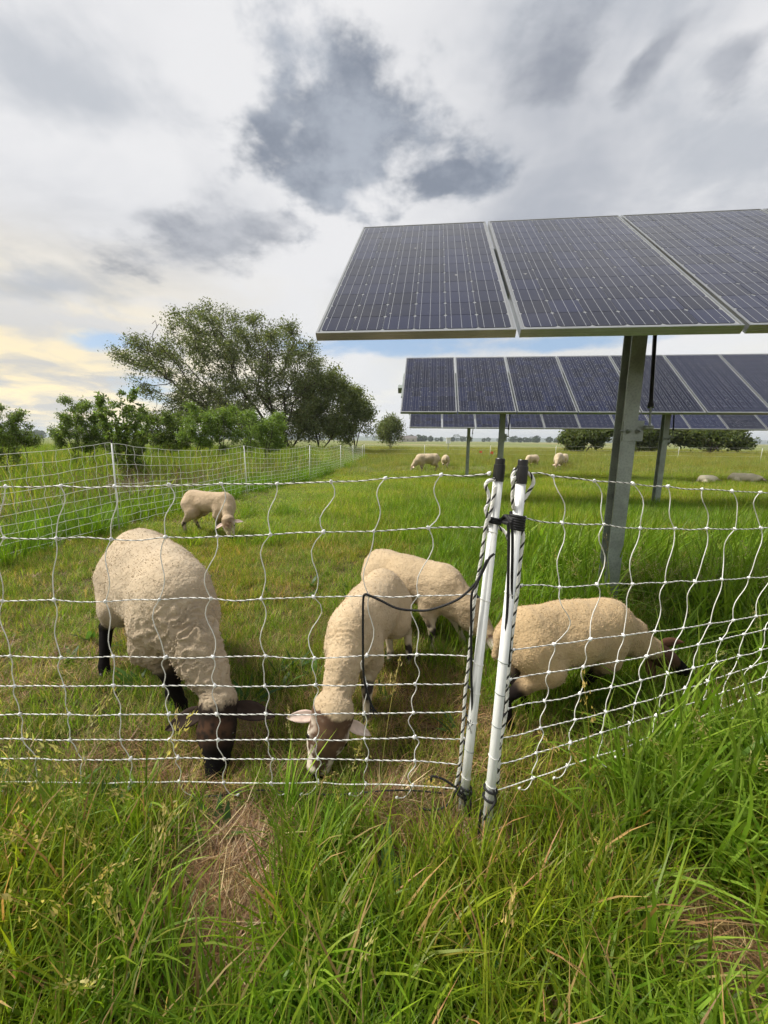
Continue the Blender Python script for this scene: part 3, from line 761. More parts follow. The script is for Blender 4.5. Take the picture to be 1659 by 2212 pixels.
def make_near_right():
    rng = np.random.default_rng(12)
    base, top = G(1047, 1830), AT(1130, 993, 1.09)
    root = empty('electric_net_fence', (float(base[0]), float(base[1]), 0))
    grid = []
    for r in range(9):
        row = [ON(x, y, RA, RB) for x, y in RK[r]]
        st = (row[7] - row[2]) / 5
        for k in range(1, 8): row.append(row[7] + st * k * 1.0 + np.array([0, 0, .004 * k]))
        grid.append(row)
    ax = np.array([.935, .353, 0])
    g2 = [[row[c] for c in range(len(row))] for row in grid]
    near_net(root, [row[1:] for row in g2], ax, rng)
    o = np.array(root.location)
    for r in range(9):                       # the run from the post to the first knots
        p = spline([g2[r][0] - o, (g2[r][0] + g2[r][1]) / 2 - o + np.array([0, 0, rng.normal(0, .003)]), g2[r][1] - o], 24)
        mb = MB(); twist(mb, p, .0022, .030, (0, 0, 1) if r < 8 else (0, 0), per=7, thin=.62 if r > 1 else .85); mb.build('horizontal_strand', [M['white_twine'], M['black_twine']], root, smooth=True)
        link('knot', ME['knot'], root, tuple(g2[r][0] - o)).scale = (.8, .8, .8)
    white_post(root, base, top, None, [g2[r][0] for r in range(1, 9)], rng)
    tag(root, 'near electric net fence of white strands, right part with the right white post', 'fence')
    return base, top
P2 = make_near_right()
# --- long fence on the left and the faint one at the back
def far_net(posts, heights, label, rows, rng, sag, wave=.014, strand=.0024, vertical=True, vspace=.155, n_parts=300, post_r=.0095, group=None):
    root = empty('electric_net_fence', tuple(posts[1][:2]) + (0.0,)); o = np.array(root.location); rest = MB(); made = 0
    for i, (p, h) in enumerate(zip(posts, heights)):
        a = np.array([p[0], p[1], -.05]) - o; b = np.array([p[0] + rng.normal(0, .015), p[1], h]) - o
        q = MB().tube([a, b - (0, 0, .03)], post_r, 10).build('fence_post', M['white_plastic'], root, smooth=True)
        MB().tube([b - (0, 0, .034), b + (0, 0, .008)], post_r * 1.15, 10).build('cap', M['black_plastic'], q)
    for i in range(len(posts) - 1):
        a, b = np.array([*posts[i][:2], 0.0]), np.array([*posts[i + 1][:2], 0.0]); L = np.linalg.norm(b - a); ax = (b - a) / L
        n = max(3, int(L / vspace)); ha, hb = heights[i], heights[i + 1]
        def at(t, r):
            top = (ha * (1 - t) + hb * t) - .03 - sag * 4 * t * (1 - t); z = .05 + (top - .05) * rows[r]
            return a + (b - a) * t + np.array([0, 0, z]) - o
        jt = [(k + .5) / n for k in range(n)]
        K = [[at(t, r) + ax * rng.normal(0, .008) + np.array([0, 0, rng.normal(0, .004)]) for t in jt] for r in range(len(rows))]
        for r in range(len(rows)):
            MB().tube(spline([at(0, r)] + K[r] + [at(1, r)], (n + 2) * 2), strand, 4).build('horizontal_strand', M['white_twine'], root, smooth=True)
        if not vertical: continue
        for k in range(n):
            pts = [K[r][k] for r in range(len(rows))]
            e = pts[-1]; s = rng.choice((-1, 1))
            w = np.vstack([wavy(rng, pts, wave, ax, 5), [e + ax * s * .02 - (0, 0, .03), e + ax * s * .05 - (0, 0, .035)]])
            if made < n_parts:
                v = MB().tube(w, strand * .8, 4).build('vertical_strand', M['white_twine'], root, smooth=True); made += 1
            else: rest.tube(w, strand * .8, 4)
    if rest.n: tag(rest.build('vertical_strands', M['white_twine'], root, smooth=True), kind='stuff')
    tag(root, label, 'fence', group); return root
ROWS = [1.0, .885, .76, .635, .53, .43, .33, .24, .15, .06]
def make_far_fences():
    rng = np.random.default_rng(21)
    px = [(258.5, 1152), (535, 1069.5), (669, 1040), (736, 1018), (763, 1005), (783.5, 997)]
    P = [G(*q) for q in px]
    P = [P[0] + (P[0] - P[1]) * np.array([1.3, 1, 0])] + P
    H = [1.13] + [float(AT(x, y, p[1])[2]) for (x, y), p in zip([(246.6, 951), (532, 959.5), (670, 959.5), (738, 959.5), (763, 959.5), (787.5, 960)], P[1:])]
    far_net(P, H, 'long electric net fence running away on the left below the trees', ROWS, rng, .10)
    B = [AT(x, 985, y) for x, y in ((787, 24), (917, 25.5), (1058, 26), (1200, 26.5), (1330, 26.5), (1464, 26), (1644, 25.5), (1830, 25))]
    far_net(B, [1.0] * 8, 'faint electric net fence across the back of the pasture', [1, .7, .4, .1], rng, .05, strand=.0022, vertical=False)
    # instrument box on its stake, survey flags
    p = AT(968, 966, 44); o = empty('instrument_box', (p[0], p[1], 0))
    MB().box((-.22, -.18, .95), (.22, .18, 1.5)).build('box', M['white_plastic'], o); MB().box((-.26, -.22, 1.502), (.26, .22, 1.55)).build('lid', M['white_plastic'], o)
    MB().tube([(0, 0, -.1), (0, 0, .96)], .04, 6).build('stake', M['galv'], o); tag(o, 'small white box on a stake far out in the pasture', 'box')
    for x, y, lab in ((1040, 983, 'orange marker flag in the far grass, left of the second row post'), (1064, 986, 'orange marker flag in the far grass, hard by the second row post')):
        p = G(x, y + 12); o = empty('marker_flag', (p[0], p[1], 0)); MB().tube([(0, 0, 0), (.02, 0, .62)], .006, 5).build('wire', M['galv'], o)
        MB().add([(.02, 0, .62), (.02, 0, .46), (-.16, .03, .50), (-.15, .02, .60), (.02, .006, .62), (.02, .006, .46), (-.16, .036, .50), (-.15, .026, .60)], [(0, 1, 2, 3), (7, 6, 5, 4), (0, 3, 7, 4), (1, 5, 6, 2), (3, 2, 6, 7)]).build('flag', M['flag'], o)
        tag(o, lab, 'flag', 'marker flags')
make_far_fences()
# --- ropes and cords on the posts
def rope(name, px, Y, rad, label, cat, ends=False, tw=(0, 0, 1, 0), pitch=.040, extra=None):
    Y = np.interp(np.linspace(0, 1, len(px)), np.linspace(0, 1, len(Y)), Y) if isinstance(Y, (list, tuple)) else [Y] * len(px)
    pts = np.array([AT(x, y, d) for (x, y), d in zip(px, Y)]); b = pts[np.argmin(pts[:, 2])].copy(); b[2] = 0
    o = empty(name, tuple(b)); p = spline(pts - b, len(pts) * 10); mb = MB()
    if tw: twist(mb, p, rad, pitch, tw, per=8, sides=5, fat=.6)
    else: mb.tube(p, rad, 8)
    mb.build('strand', [M['white_twine'], M['black_twine']] if tw else M['cord'], o, smooth=True)
    for q in (extra or []):
        pe = np.array([AT(x, y, d) for x, y, d in q]) - b; mb = MB(); p2 = spline(pe, len(pe) * 10)
        if tw: twist(mb, p2, rad, pitch, tw, per=8, sides=5, fat=.6)
        else: mb.tube(p2, rad, 8)
        mb.build('strand', [M['white_twine'], M['black_twine']] if tw else M['cord'], o, smooth=True)
    if ends:                                 # frayed end
        e = p[-1]; d = p[-1] - p[-4]; d /= np.linalg.norm(d); fr = MB(); rg = np.random.default_rng(3)
        for _ in range(16): fr.tube([e - d * .01, e + d * .015 + rg.normal(0, .003, 3), e + d * .034 + rg.normal(0, .007, 3)], [.0016, .0013, .0006], 4)
        tag(fr.build('frayed_end', M['cord'], o), kind='stuff')
    tag(o, label, cat); return o
def make_ropes():
    d1, d2 = 1.105, 1.075
    rope('striped_rope', [(1069, 1035), (1055, 1038.6), (1049, 1050), (1055, 1067), (1055, 1085), (1049, 1100), (1053, 1118), (1049, 1138), (1044, 1175), (1038, 1215), (1027, 1281), (1019, 1350), (1014, 1415), (1006, 1486), (1002, 1539), (998, 1594), (994, 1648), (985, 1697)],
         1.108, .0054, 'black and white rope hanging beside the left white post', 'rope', extra=[[(1070, 1050, 1.12), (1066, 1075, 1.12), (1061, 1100, 1.115), (1055, 1124, 1.11)], [(1052, 1128, 1.12), (1075, 1138, 1.15), (1092, 1150, 1.15), (1098, 1165, 1.12)]])
    rope('striped_rope', [(1134, 1018), (1147, 1027), (1152, 1042), (1143, 1061), (1131, 1082), (1124, 1105), (1125, 1132), (1130, 1158), (1126.6, 1188), (1123, 1219), (1120, 1251), (1117, 1285), (1110, 1340), (1104, 1393), (1098, 1455), (1093, 1537), (1080, 1615), (1075, 1692)],
         1.085, .0054, 'black and white rope hanging beside the right white post', 'rope', extra=[[(1114, 1012, 1.065), (1108, 1024, 1.06), (1107, 1034, 1.06), (1113, 1040, 1.06), (1112, 1030, 1.055), (1107, 1038, 1.055), (1109, 1050, 1.06), (1107, 1075, 1.065), (1110, 1100, 1.075)]])
    rope('black_cord', [(1068, 1196), (1056, 1207), (1040, 1240), (1022, 1266), (996, 1290), (967, 1305), (930, 1317), (902, 1319), (858, 1314), (822, 1297), (797, 1286), (789, 1284), (785, 1292), (784, 1330), (784, 1379), (785, 1452), (791, 1488), (802, 1521)],
         [1.10, 1.10, 1.105, 1.12, 1.13, 1.135, 1.13, 1.13], .0036, 'loose black cord sagging left from the left white post across the net', 'cord', True, None)
    rope('black_cord', [(1052, 1209), (1030, 1262), (1019, 1285), (1018, 1340), (1018, 1452), (1020, 1525), (1017, 1552)], 1.095, .0036, 'black cord dangling straight down left of the left white post', 'cord', True, None)
    # wraps round a post, found from its axis
    def ringpx(P, y, n=1.0, r=.020, turns=1.0, rise=0.0):
        a, b = P; u = (b - a) / np.linalg.norm(b - a)
        ts = np.linspace(0, 1, 200); pr = [a + (b - a) * t for t in ts]
        def ypix(q):
            d = q - np.array([0, 0, CAMZ]); dep = d[1] * math.cos(PIT) - d[2] * math.sin(PIT); up = d[1] * math.sin(PIT) + d[2] * math.cos(PIT); return CY - F * up / dep + F * d[0] / dep * math.sin(ROLL)
        c = min(pr, key=lambda q: abs(ypix(q) - y)); e1 = np.cross(u, (0, 1, 0)); e1 /= np.linalg.norm(e1); e2 = np.cross(u, e1)
        t = np.linspace(0, 2 * PI * turns, int(20 * turns) + 1)
        return c + r * (np.cos(t)[:, None] * e1 + np.sin(t)[:, None] * e2) + (np.linspace(-.5, .5, len(t)) * rise)[:, None] * u + .004 * np.cos(t)[:, None] * u, c
    o = empty('tie_strap', tuple(P1[0][:2]) + (0.0,)); b = np.array(o.location)
    w1, c1 = ringpx(P1, 1122, r=.0185, turns=3, rise=.016); w2, c2 = ringpx(P2, 1128, r=.0185, turns=6, rise=.040)
    MB().tube(w1 - b, .0042, 7).build('wrap', M['cord'], o, smooth=True); MB().tube(w2 - b, .0046, 7).build('wrap', M['cord'], o, smooth=True)
    mid = MB(); rg = np.random.default_rng(4)
    for k in range(5):
        j = rg.normal(0, .006, 3); mid.tube(spline([c1 - b + (.018, -.01, .002 * k - .004), (c1 + c2) / 2 - b + j + (0, -.012, .006), c2 - b + (-.016, -.014, .004 * k - .008)], 14), .0052, 7)
    tag(mid.build('knotted_strap', M['cord'], o, smooth=True), kind='stuff')
    for px, Y in (([(1097, 1128), (1099, 1160), (1098, 1240), (1096, 1314), (1093, 1350), (1087, 1406)], 1.05), ([(1104, 1126), (1107, 1160), (1106, 1240), (1104, 1330), (1101, 1390), (1098, 1440)], 1.055)):
        MB().tube(spline([AT(x, y, Y) - b for x, y in px], 60), .0041, 7).build('hanging_end', M['cord'], o, smooth=True)
    tag(o, 'black strap binding the two white posts together, its ends hanging down', 'strap')
    # cords at the foot of the posts
    for P, ys, lines, lab in ((P1, (1697, 1708, 1716), [[(933, 1690), (933, 1677), (957, 1683), (979, 1697), (994, 1707)], [(994, 1708), (982, 1712), (976, 1731), (957, 1745), (933, 1750), (905, 1746)], [(999, 1710), (1005, 1740), (1005, 1758)], [(1019, 1708), (1016, 1740), (1012, 1770), (1015, 1800)]], 'black cord knotted round the foot of the left white post'),
                           (P2, (1705, 1722), [[(1066, 1706), (1070, 1731), (1055, 1755), (1046, 1772)], [(1038, 1750), (1035, 1806), (1040, 1831), (1035, 1849), (1020, 1856)]], 'black cord knotted round the foot of the right white post')):
        o = empty('foot_cord', tuple(P[0][:2]) + (0.0,)); b = np.array(o.location)
        for y in ys: w, c = ringpx(P, y, r=.0188, turns=1.0); MB().tube(w - b, .0034, 7).build('wrap', M['cord'], o, smooth=True)
        for l in lines:
            d = P[0][1] - .03; MB().tube(spline([AT(x, y, d + .03 * max(0, (1760 - y) / 80)) - b for x, y in l], 30), .0034, 7).build('strand', M['cord'], o, smooth=True)
        tag(o, lab, 'cord')
make_ropes()
# ------------------------------------------------------------------ sheep
def smin(a, b, k):
    h = np.clip(.5 + .5 * (b - a) / k, 0, 1); return b * (1 - h) + a * h - k * h * (1 - h)
class Prim:
    def __init__(s, kind, k, group, *a): s.kind, s.k, s.g, s.a = kind, k, group, a
    def d(s, p):
        if s.kind == 'cone':
            a, b, ra, rb = s.a; ba = b - a; pa = p - a; h = np.clip(pa @ ba / (ba @ ba), 0, 1).astype(np.float32)
            return np.linalg.norm(pa - h[..., None] * ba, axis=-1) - (ra + (rb - ra) * h)
        c, r, ax = s.a; q = (p - c) @ ax.T; k0 = np.linalg.norm(q / r, axis=-1); k1 = np.linalg.norm(q / (r * r), axis=-1) + 1e-9
        return k0 * (k0 - 1) / k1
    def box(s):
        if s.kind == 'cone': a, b, ra, rb = s.a; m = max(ra, rb); return np.minimum(a, b) - m, np.maximum(a, b) + m
        c, r, ax = s.a; m = np.abs(ax.T) @ r; return c - m, c + m
def surface_nets(Fv, org, h):
    s = Fv < 0; cnt = np.zeros(np.array(Fv.shape) - 1, np.int8)
    sl = lambda o, n: slice(o, n - 1 + o)
    nx, ny, nz = Fv.shape
    for a in (0, 1):
        for b in (0, 1):
            for c in (0, 1): cnt += s[sl(a, nx), sl(b, ny), sl(c, nz)]
    act = (cnt > 0) & (cnt < 8); I = np.argwhere(act); idx = np.full(act.shape, -1); idx[act] = np.arange(len(I))
    pos = np.zeros((len(I), 3)); n = np.zeros(len(I))
    for axis in range(3):
        o1, o2 = [q for q in range(3) if q != axis]
        for u in (0, 1):
            for w in (0, 1):
                A = I.copy(); A[:, o1] += u; A[:, o2] += w; B = A.copy(); B[:, axis] += 1
                fa, fb = Fv[tuple(A.T)], Fv[tuple(B.T)]; m = (fa < 0) != (fb < 0); t = np.where(m, fa / (fa - fb + 1e-12), 0)
                q = A.astype(float); q[:, axis] += t; pos[m] += q[m]; n[m] += 1
    pos = pos / n[:, None] * h + org
    Fc = []
    for axis in range(3):
        o1, o2 = (axis + 1) % 3, (axis + 2) % 3
        a = [slice(None)] * 3; b = [slice(None)] * 3; a[axis] = slice(0, -1); b[axis] = slice(1, None)
        ch = np.argwhere(s[tuple(a)] != s[tuple(b)]); ch = ch[(ch[:, o1] > 0) & (ch[:, o2] > 0) & (ch[:, o1] < act.shape[o1]) & (ch[:, o2] < act.shape[o2])]
        fl = s[tuple(ch.T)]
        def cell(u, w): c = ch.copy(); c[:, o1] -= u; c[:, o2] -= w; return idx[tuple(c.T)]
        q = np.stack([cell(1, 1), cell(0, 1), cell(0, 0), cell(1, 0)], 1); q[~fl] = q[~fl][:, ::-1]; Fc.append(q)
    f = np.concatenate(Fc); f = f[(f >= 0).all(1)]
    return pos, f
def ear_mesh(rng, L, W, base, along, face, cols, o, tip):
    """a thin cupped leaf from base, pointing along, its hollow towards face"""
    al = along / np.linalg.norm(along); fc = face - al * (face @ al); fc /= np.linalg.norm(fc); sd = np.cross(al, fc)
    nu, nv = 10, 7; v = []; c = []
    for side in (0, 1):
        for i in range(nu):
            u = i / (nu - 1); w = W * (math.sin(PI * min(.999, .12 + .88 * u) ** .85) ** .8) * (1 if u < .95 else .5)
            for j in range(nv):
                q = -1 + 2 * j / (nv - 1); d = .010 * (q * q) * (1 - .5 * u) * W / .03 - (.0035 if side else 0) * (1 - q * q) + .0012 * (1 if not side else -1)
                v.append(base + al * L * u + sd * w * q + fc * d - np.array([0, 0, .25]) * L * u * u * .5)
                cc = np.array(cols[0 if side else 1]) * (1 - u ** 3 * tip[3]) + np.array(tip[:3]) * u ** 3 * tip[3]; c.append(cc * rng.uniform(.85, 1.15))
    f = []; N = nu * nv
    for i in range(nu - 1):
        for j in range(nv - 1):
            a = i * nv + j; f.append((a, a + 1, a + nv + 1, a + nv)); f.append((N + a, N + a + nv, N + a + nv + 1, N + a + 1))
    for i in range(nu - 1):
        for j in (0, nv - 1):
            a = i * nv + j; q = (a, a + nv, N + a + nv, N + a); f.append(q if j == 0 else q[::-1])
    v = np.array(v) - o; me = colour_mesh('ear', v, np.array(f), np.clip(np.array(c), 0, 1), M['wool'], 'coat', True); return me
def sheep(label, c, heading, S, feet, poll, muzzle, pal, voxel=.008, seed=1, fat=1.0, neck=1.0, folds=0.0, tufts=12000, ear=(.13, .032), lying=False, group=None, legs=1.0, bend=(0, 0, 0), deep=1.0, hw=1.0, lift=0.0, face_to=None):
    rng = np.random.default_rng(seed)
    f3 = np.array([math.cos(heading), math.sin(heading), 0]); l3 = np.array([-f3[1], f3[0], 0]); u3 = np.array([0, 0, 1.0]); ax = np.array([f3, l3, u3])
    c = np.array([c[0], c[1], 0.0]); drop = -.26 * S if lying else 0
    def P(x, y, z): return c + S * (x * f3 + y * l3 + (z + lift) * u3) + np.array([0, 0, drop])
    pr = []
    def ell(x, y, z, rx, ry, rz, k=.06, g='wool'): pr.append(Prim('ell', k * S, g, P(x, y, z), np.array([rx, ry * fat, rz]) * S, ax))
    def cone(a, b, ra, rb, k=.04, g='wool'): pr.append(Prim('cone', k * S, g, np.asarray(a, float), np.asarray(b, float), ra * S, rb * S))
    ell(-.04, 0, .535, .40, .215, .200 * deep); ell(-.33, 0, .56, .205, .185, .180); ell(.25, 0, .535, .19, .165, .190)
    cone(P(-.36, 0, .635), P(.28, 0, .625), .10, .10, .08)
    cone(P(-.53, 0, .60), P(-.575, 0, .46), .034, .026, .03)
    poll = np.asarray(poll, float); muzzle = np.asarray(muzzle, float); a = muzzle - poll; L = np.linalg.norm(a); a = a / L; H = L / .25 / S
    sh = P(.36, 0, .57); bl = np.asarray(bend, float)
    nd = sh - poll; dn = -(nd - a * (nd @ a)) if face_to is None else np.array(face_to, float); dn = dn - a * (dn @ a); dn /= np.linalg.norm(dn); lat = np.cross(dn, a)
    mid = (sh + poll) / 2 + S * .05 * u3 * .6 + bl; thr0 = P(.37, 0, .45); thr1 = (thr0 + poll) / 2 + bl - S * .01 * u3
    nk = neck
    cone(sh, mid, .128 * nk, .088 * nk, .09); cone(mid, poll - a * .012 * S, .088 * nk, .068 * nk * min(1, H), .04); cone(thr0, thr1, .125 * nk, .084 * nk, .08); cone(thr1, poll + a * .012 * H * S - dn * .034 * H * S, .084 * nk, .058 * nk * min(1, H), .04)
    h = H * hw
    cone(poll + a * .012 * h * S, poll + a * .45 * L, .066 * h, .056 * h, .018, 'face')
    cone(poll + a * .38 * L, muzzle - a * .03 * h * S, .055 * h, .0355 * h, .02, 'face')
    cone(poll + a * .22 * L - dn * .028 * h * S, poll + a * .72 * L - dn * .016 * h * S, .048 * h, .033 * h, .02, 'face')
    cone(muzzle - a * .045 * h * S - dn * .008 * h * S, muzzle - a * .026 * h * S - dn * .012 * h * S, .034 * h, .030 * h, .012, 'face')
    for s in (-1, 1): cone(poll + a * .36 * L + lat * s * .038 * h * S + dn * .018 * h * S, poll + a * .48 * L + lat * s * .036 * h * S + dn * .012 * h * S, .024 * h, .018 * h, .02, 'face')
    hoofs = []
    if not lying:
        for i, (fx, fy) in enumerate(feet):      # left front, right front, left hind, right hind
            s = 1 if i % 2 == 0 else -1; ft = np.array([fx, fy, 0.0]); lg = legs
            if i < 2:
                t0 = P(.25, s * .085, .44); el = P(.235, s * .10, .36); kn = ft * .62 + np.array([el[0], el[1], 0]) * .38 + f3 * .012 * S; kn[2] = .20 * S
                fe = ft + np.array([0, 0, .062 * S]) - f3 * .006 * S
                cone(t0, el, .105, .072 * lg, .06); cone(el, (el * .5 + kn * .5), .070 * lg, .043 * lg, .05); cone((el + kn) / 2, kn, .041 * lg, .033 * lg, .02, 'leg')
                cone(kn, fe, .0315 * lg, .0225 * lg, .012, 'leg'); cone(fe, ft + f3 * .012 * S + np.array([0, 0, .02 * S]), .026 * lg, .027 * lg, .01, 'leg')
            else:
                t0 = P(-.36, s * .085, .50); st = P(-.27, s * .125, .385); hk = ft - f3 * .045 * S; hk = hk * .72 + np.array([t0[0], t0[1], 0]) * .28 - f3 * .05 * S; hk[2] = .235 * S
                fe = ft + np.array([0, 0, .06 * S]) - f3 * .012 * S
                cone(t0, st, .135, .105 * lg, .06); cone(st, st * .45 + hk * .55, .095 * lg, .052 * lg, .05); cone(st * .45 + hk * .55, hk, .050 * lg, .033 * lg, .02, 'leg')
                cone(hk, fe, .033 * lg, .0225 * lg, .012, 'leg'); cone(fe, ft + f3 * .012 * S + np.array([0, 0, .02 * S]), .026 * lg, .027 * lg, .01, 'leg')
            hoofs.append((ft, i))
    else:
        for s in (-1, 1):
            k = P(.36, s * .13, .30); cone(P(.22, s * .13, .42), k, .08, .05, .05); cone(k, P(.16, s * .16, .285), .04, .03, .02, 'leg')
            cone(P(-.34, s * .15, .42), P(-.16, s * .20, .33), .13, .08, .05); cone(P(-.16, s * .2, .30), P(-.36, s * .22, .285), .045, .03, .02, 'leg')
    lo = np.min([q.box()[0] for q in pr], 0) - .03; hi = np.max([q.box()[1] for q in pr], 0) + .03
    n = np.ceil((hi - lo) / voxel).astype(int) + 1
    D = np.full(n, .4, np.float32)
    gx = [lo[i] + np.arange(n[i]) * voxel for i in range(3)]
    for q in pr:
        b0, b1 = q.box(); pad = q.k + .05
        i0 = np.clip(((b0 - pad - lo) / voxel).astype(int), 0, n - 1); i1 = np.clip(((b1 + pad - lo) / voxel).astype(int) + 2, 1, n)
        sl = tuple(slice(i0[k], i1[k]) for k in range(3))
        g = np.stack(np.meshgrid(*[gx[k][sl[k]] for k in range(3)], indexing='ij'), -1).astype(np.float32)
        D[sl] = smin(D[sl], q.d(g).astype(np.float32), q.k)
    v, fc = surface_nets(D, lo, voxel)
    # which coat grows where
    def field(g): return np.min([q.d(v) for q in pr if q.g == g], 0)
    dw, df, dl = field('wool'), field('face'), field('leg') if not lying or True else 1
    if not lying: thr = .012 * S
    e = .010 * S; nz = (fbm(v * 34, seed, 2) - .5) * .02 * S
    bounds = (v - poll) @ a
    wf = np.clip((bounds - pal.get('brow', .004) * S * H + nz * 1.2 + (fbm(v * 90, seed + 13, 2) - .5) * .035 * S - .016 * S * np.clip(1 - np.abs((v - poll) @ lat) / (.045 * S), 0, 1)) / (.012 * S), 0, 1) * np.clip((dw + .030 * S - df) / (.012 * S), 0, 1) * (df < .03)
    wl = 1 / (1 + np.exp(-(np.minimum(dw, df) - dl + nz * 1.5) / e * 1.6)) * (1 - wf)
    if pal.get('legline'): wl = np.maximum(wl, np.clip(((pal['legline'] * S - v[:, 2]) + nz * 2) / (.05 * S), 0, 1) * (1 - wf) * (dl < .035 * S))
    ww = np.clip(1 - wf - wl, 0, 1)
    # normals for the relief
    tn = np.cross(v[fc[:, 1]] - v[fc[:, 0]], v[fc[:, 3]] - v[fc[:, 0]]); N = np.zeros_like(v)
    for k in range(4): np.add.at(N, fc[:, k], tn)
    N /= np.linalg.norm(N, axis=1)[:, None] + 1e-12
    relief = (fbm(v * 42, seed + 3, 2) - .5) * .0065 + (fbm(v * 9, seed + 5, 2) - .5) * .022 * S
    if folds:                                # skin folds across the neck
        s = (v - sh) @ ((poll - sh) / np.linalg.norm(poll - sh)); nn = np.clip(1 - np.abs(s - .5 * np.linalg.norm(poll - sh)) / (.62 * np.linalg.norm(poll - sh)), 0, 1)
        q = s * 62 + (fbm(v * 11, seed + 8, 3) - .5) * 16; relief += folds * np.sin(q * 2 * PI * .5) * .0085 * np.clip(fbm(v * 5, seed + 4, 2) * 2.2 - .2, 0, 1) * np.minimum(1, nn * 1.6)
    v = v + N * (relief * ww)[:, None] + N * ((fbm(v * 60, seed + 11, 2) - .5) * .003 * (1 - ww))[:, None]
    # colours
    lv = (v - c) @ ax.T / S
    wc = np.array(pal['wool'])[None] * (1 + (fbm(v * 6, seed + 2, 3)[:, None] - .5) * .55)
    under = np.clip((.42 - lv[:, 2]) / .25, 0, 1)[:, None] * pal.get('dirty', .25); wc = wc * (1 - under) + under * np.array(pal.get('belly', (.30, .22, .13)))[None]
    s = np.clip((v - poll) @ a / L, 0, 1); dq = (v - poll) @ dn / (.06 * h * S); sp = fbm(v * 55, seed + 6, 3)
    fcx = np.array(pal['face'])[None] * np.ones((len(v), 1))
    if 'cheek' in pal:
        lq = np.abs((v - poll) @ lat) / (.06 * h * S)
        m = np.clip((lq * .9 - dq * .55 - pal.get('cheek_at', .1) + (sp - .5) * 2.4 + np.clip(s - .5, 0, 1) * .9) * 3, 0, 1)[:, None] * np.clip((s - .10) * 5, 0, 1)[:, None]; fcx = fcx * (1 - m) + m * np.array(pal['cheek'])[None]
    if 'blaze' in pal:
        m = (np.clip((dq - .35) * 2, 0, 1) * np.clip((s - .1) * 6, 0, 1) * np.clip((.62 - s) * 6, 0, 1) * np.clip((sp - .32) * 4, 0, 1))[:, None]; fcx = fcx * (1 - m) + m * np.array(pal['blaze'])[None]
    m = np.clip((s - pal.get('muz_at', .84) + (sp - .5) * .10) * 16, 0, 1)[:, None]; fcx = fcx * (1 - m) + m * np.array(pal['muzzle'])[None]
    lc = np.array(pal['leg'])[None] * np.ones((len(v), 1))
    if 'spot' in pal: m = np.clip((fbm(v * 24, seed + 9, 2) - .50) * 9, 0, 1)[:, None]; lc = lc * (1 - m) + m * np.array(pal['spot'])[None]
    if 'shin' in pal: m = np.clip((.17 - lv[:, 2]) * 12, 0, 1)[:, None] * .8; lc = lc * (1 - m) + m * np.array(pal['shin'])[None]
    col = wc * ww[:, None] + fcx * wf[:, None] + lc * wl[:, None]
    root = empty('sheep', tuple(c), 0); o = c
    me = colour_mesh('body', v - o, fc, np.clip(col, 0, 1), M['wool'], 'coat', True)
    at = me.attributes.new('woolly', 'FLOAT', 'POINT'); at.data.foreach_set('value', ww.astype(np.float32))
    link('body', me, root)
    for s_ in (-1, 1):
        b = poll + a * .035 * h * S + lat * s_ * .050 * h * S - dn * .005
        al = lat * s_ + a * pal.get('ear_fwd', .12) - dn * .10 + np.array([0, 0, pal.get('ear_droop', -.1)]) + np.array(pal.get('ear_bias', (0, 0, 0))) * s_
        link('ear', ear_mesh(rng, ear[0], ear[1], b, al, dn - a * .15 + np.array([0, 0, .2]), (pal['ear'], pal.get('ear_in', pal['ear'])), o, pal.get('ear_tip', (0, 0, 0, 0))), root)
        q = poll + a * .43 * L + lat * s_ * .0535 * h * S + dn * .020 * h * S
        MB().ball(q - o, .0105 * h * S, 8, 6).build('eye', M['eye'], root, smooth=True)
    for ft, i in hoofs:
        for s_ in (-1, 1):
            b = ft - o + l3 * s_ * .0125 * S + f3 * .012 * S
            MB().tube([b + (0, 0, .034 * S), b + f3 * .008 * S + (0, 0, .012 * S), b + f3 * .014 * S], [.0155 * S, .0175 * S, .016 * S], 7).build('hoof', M['hoof'], root, smooth=True)
    if tufts:                                # short locks that break up the outline
        w = np.clip(ww, 0, 1) * (v[:, 2] > .1); w /= w.sum(); pk = rng.choice(len(v), tufts, p=w); n0 = N[pk]; b = v[pk] + rng.normal(0, voxel * .4, (tufts, 3)) - n0 * .002 - o
        t = n0 + rng.normal(0, .55, (tufts, 3)) - np.array([0, 0, .15]); t /= np.linalg.norm(t, axis=1)[:, None]; sd = np.cross(t, rng.normal(size=(tufts, 3))); sd /= np.linalg.norm(sd, axis=1)[:, None]
        ln = rng.uniform(.0025, .005, (tufts, 1)) * min(1, S + .2); wd = rng.uniform(.0011, .0022, (tufts, 1)); cu = t + rng.normal(0, .5, (tufts, 3))
        vv = np.stack([b - sd * wd, b + sd * wd, b + t * ln * .6 + sd * wd * .8, b + (t * .6 + cu * .4) * ln - sd * wd * .3], 1).reshape(-1, 3)
        cc = np.repeat(np.clip(col[pk] * rng.uniform(.85, 1.2, (tufts, 1)), 0, 1), 4, 0)
        tag(link('fleece_locks', colour_mesh('fleece_locks', vv, np.arange(4 * tufts).reshape(-1, 4), cc, M['wool'], 'coat', False), root), kind='stuff')
    tag(root, label, 'sheep', group); return root
DARK = dict(wool=(.48, .385, .265), face=(.022, .016, .013), muzzle=(.008, .007, .007), muz_at=.55, blaze=(.075, .040, .024), leg=(.010, .008, .008), ear=(.035, .024, .019), legline=.20, belly=(.22, .17, .115), dirty=.6, ear_droop=-.10)
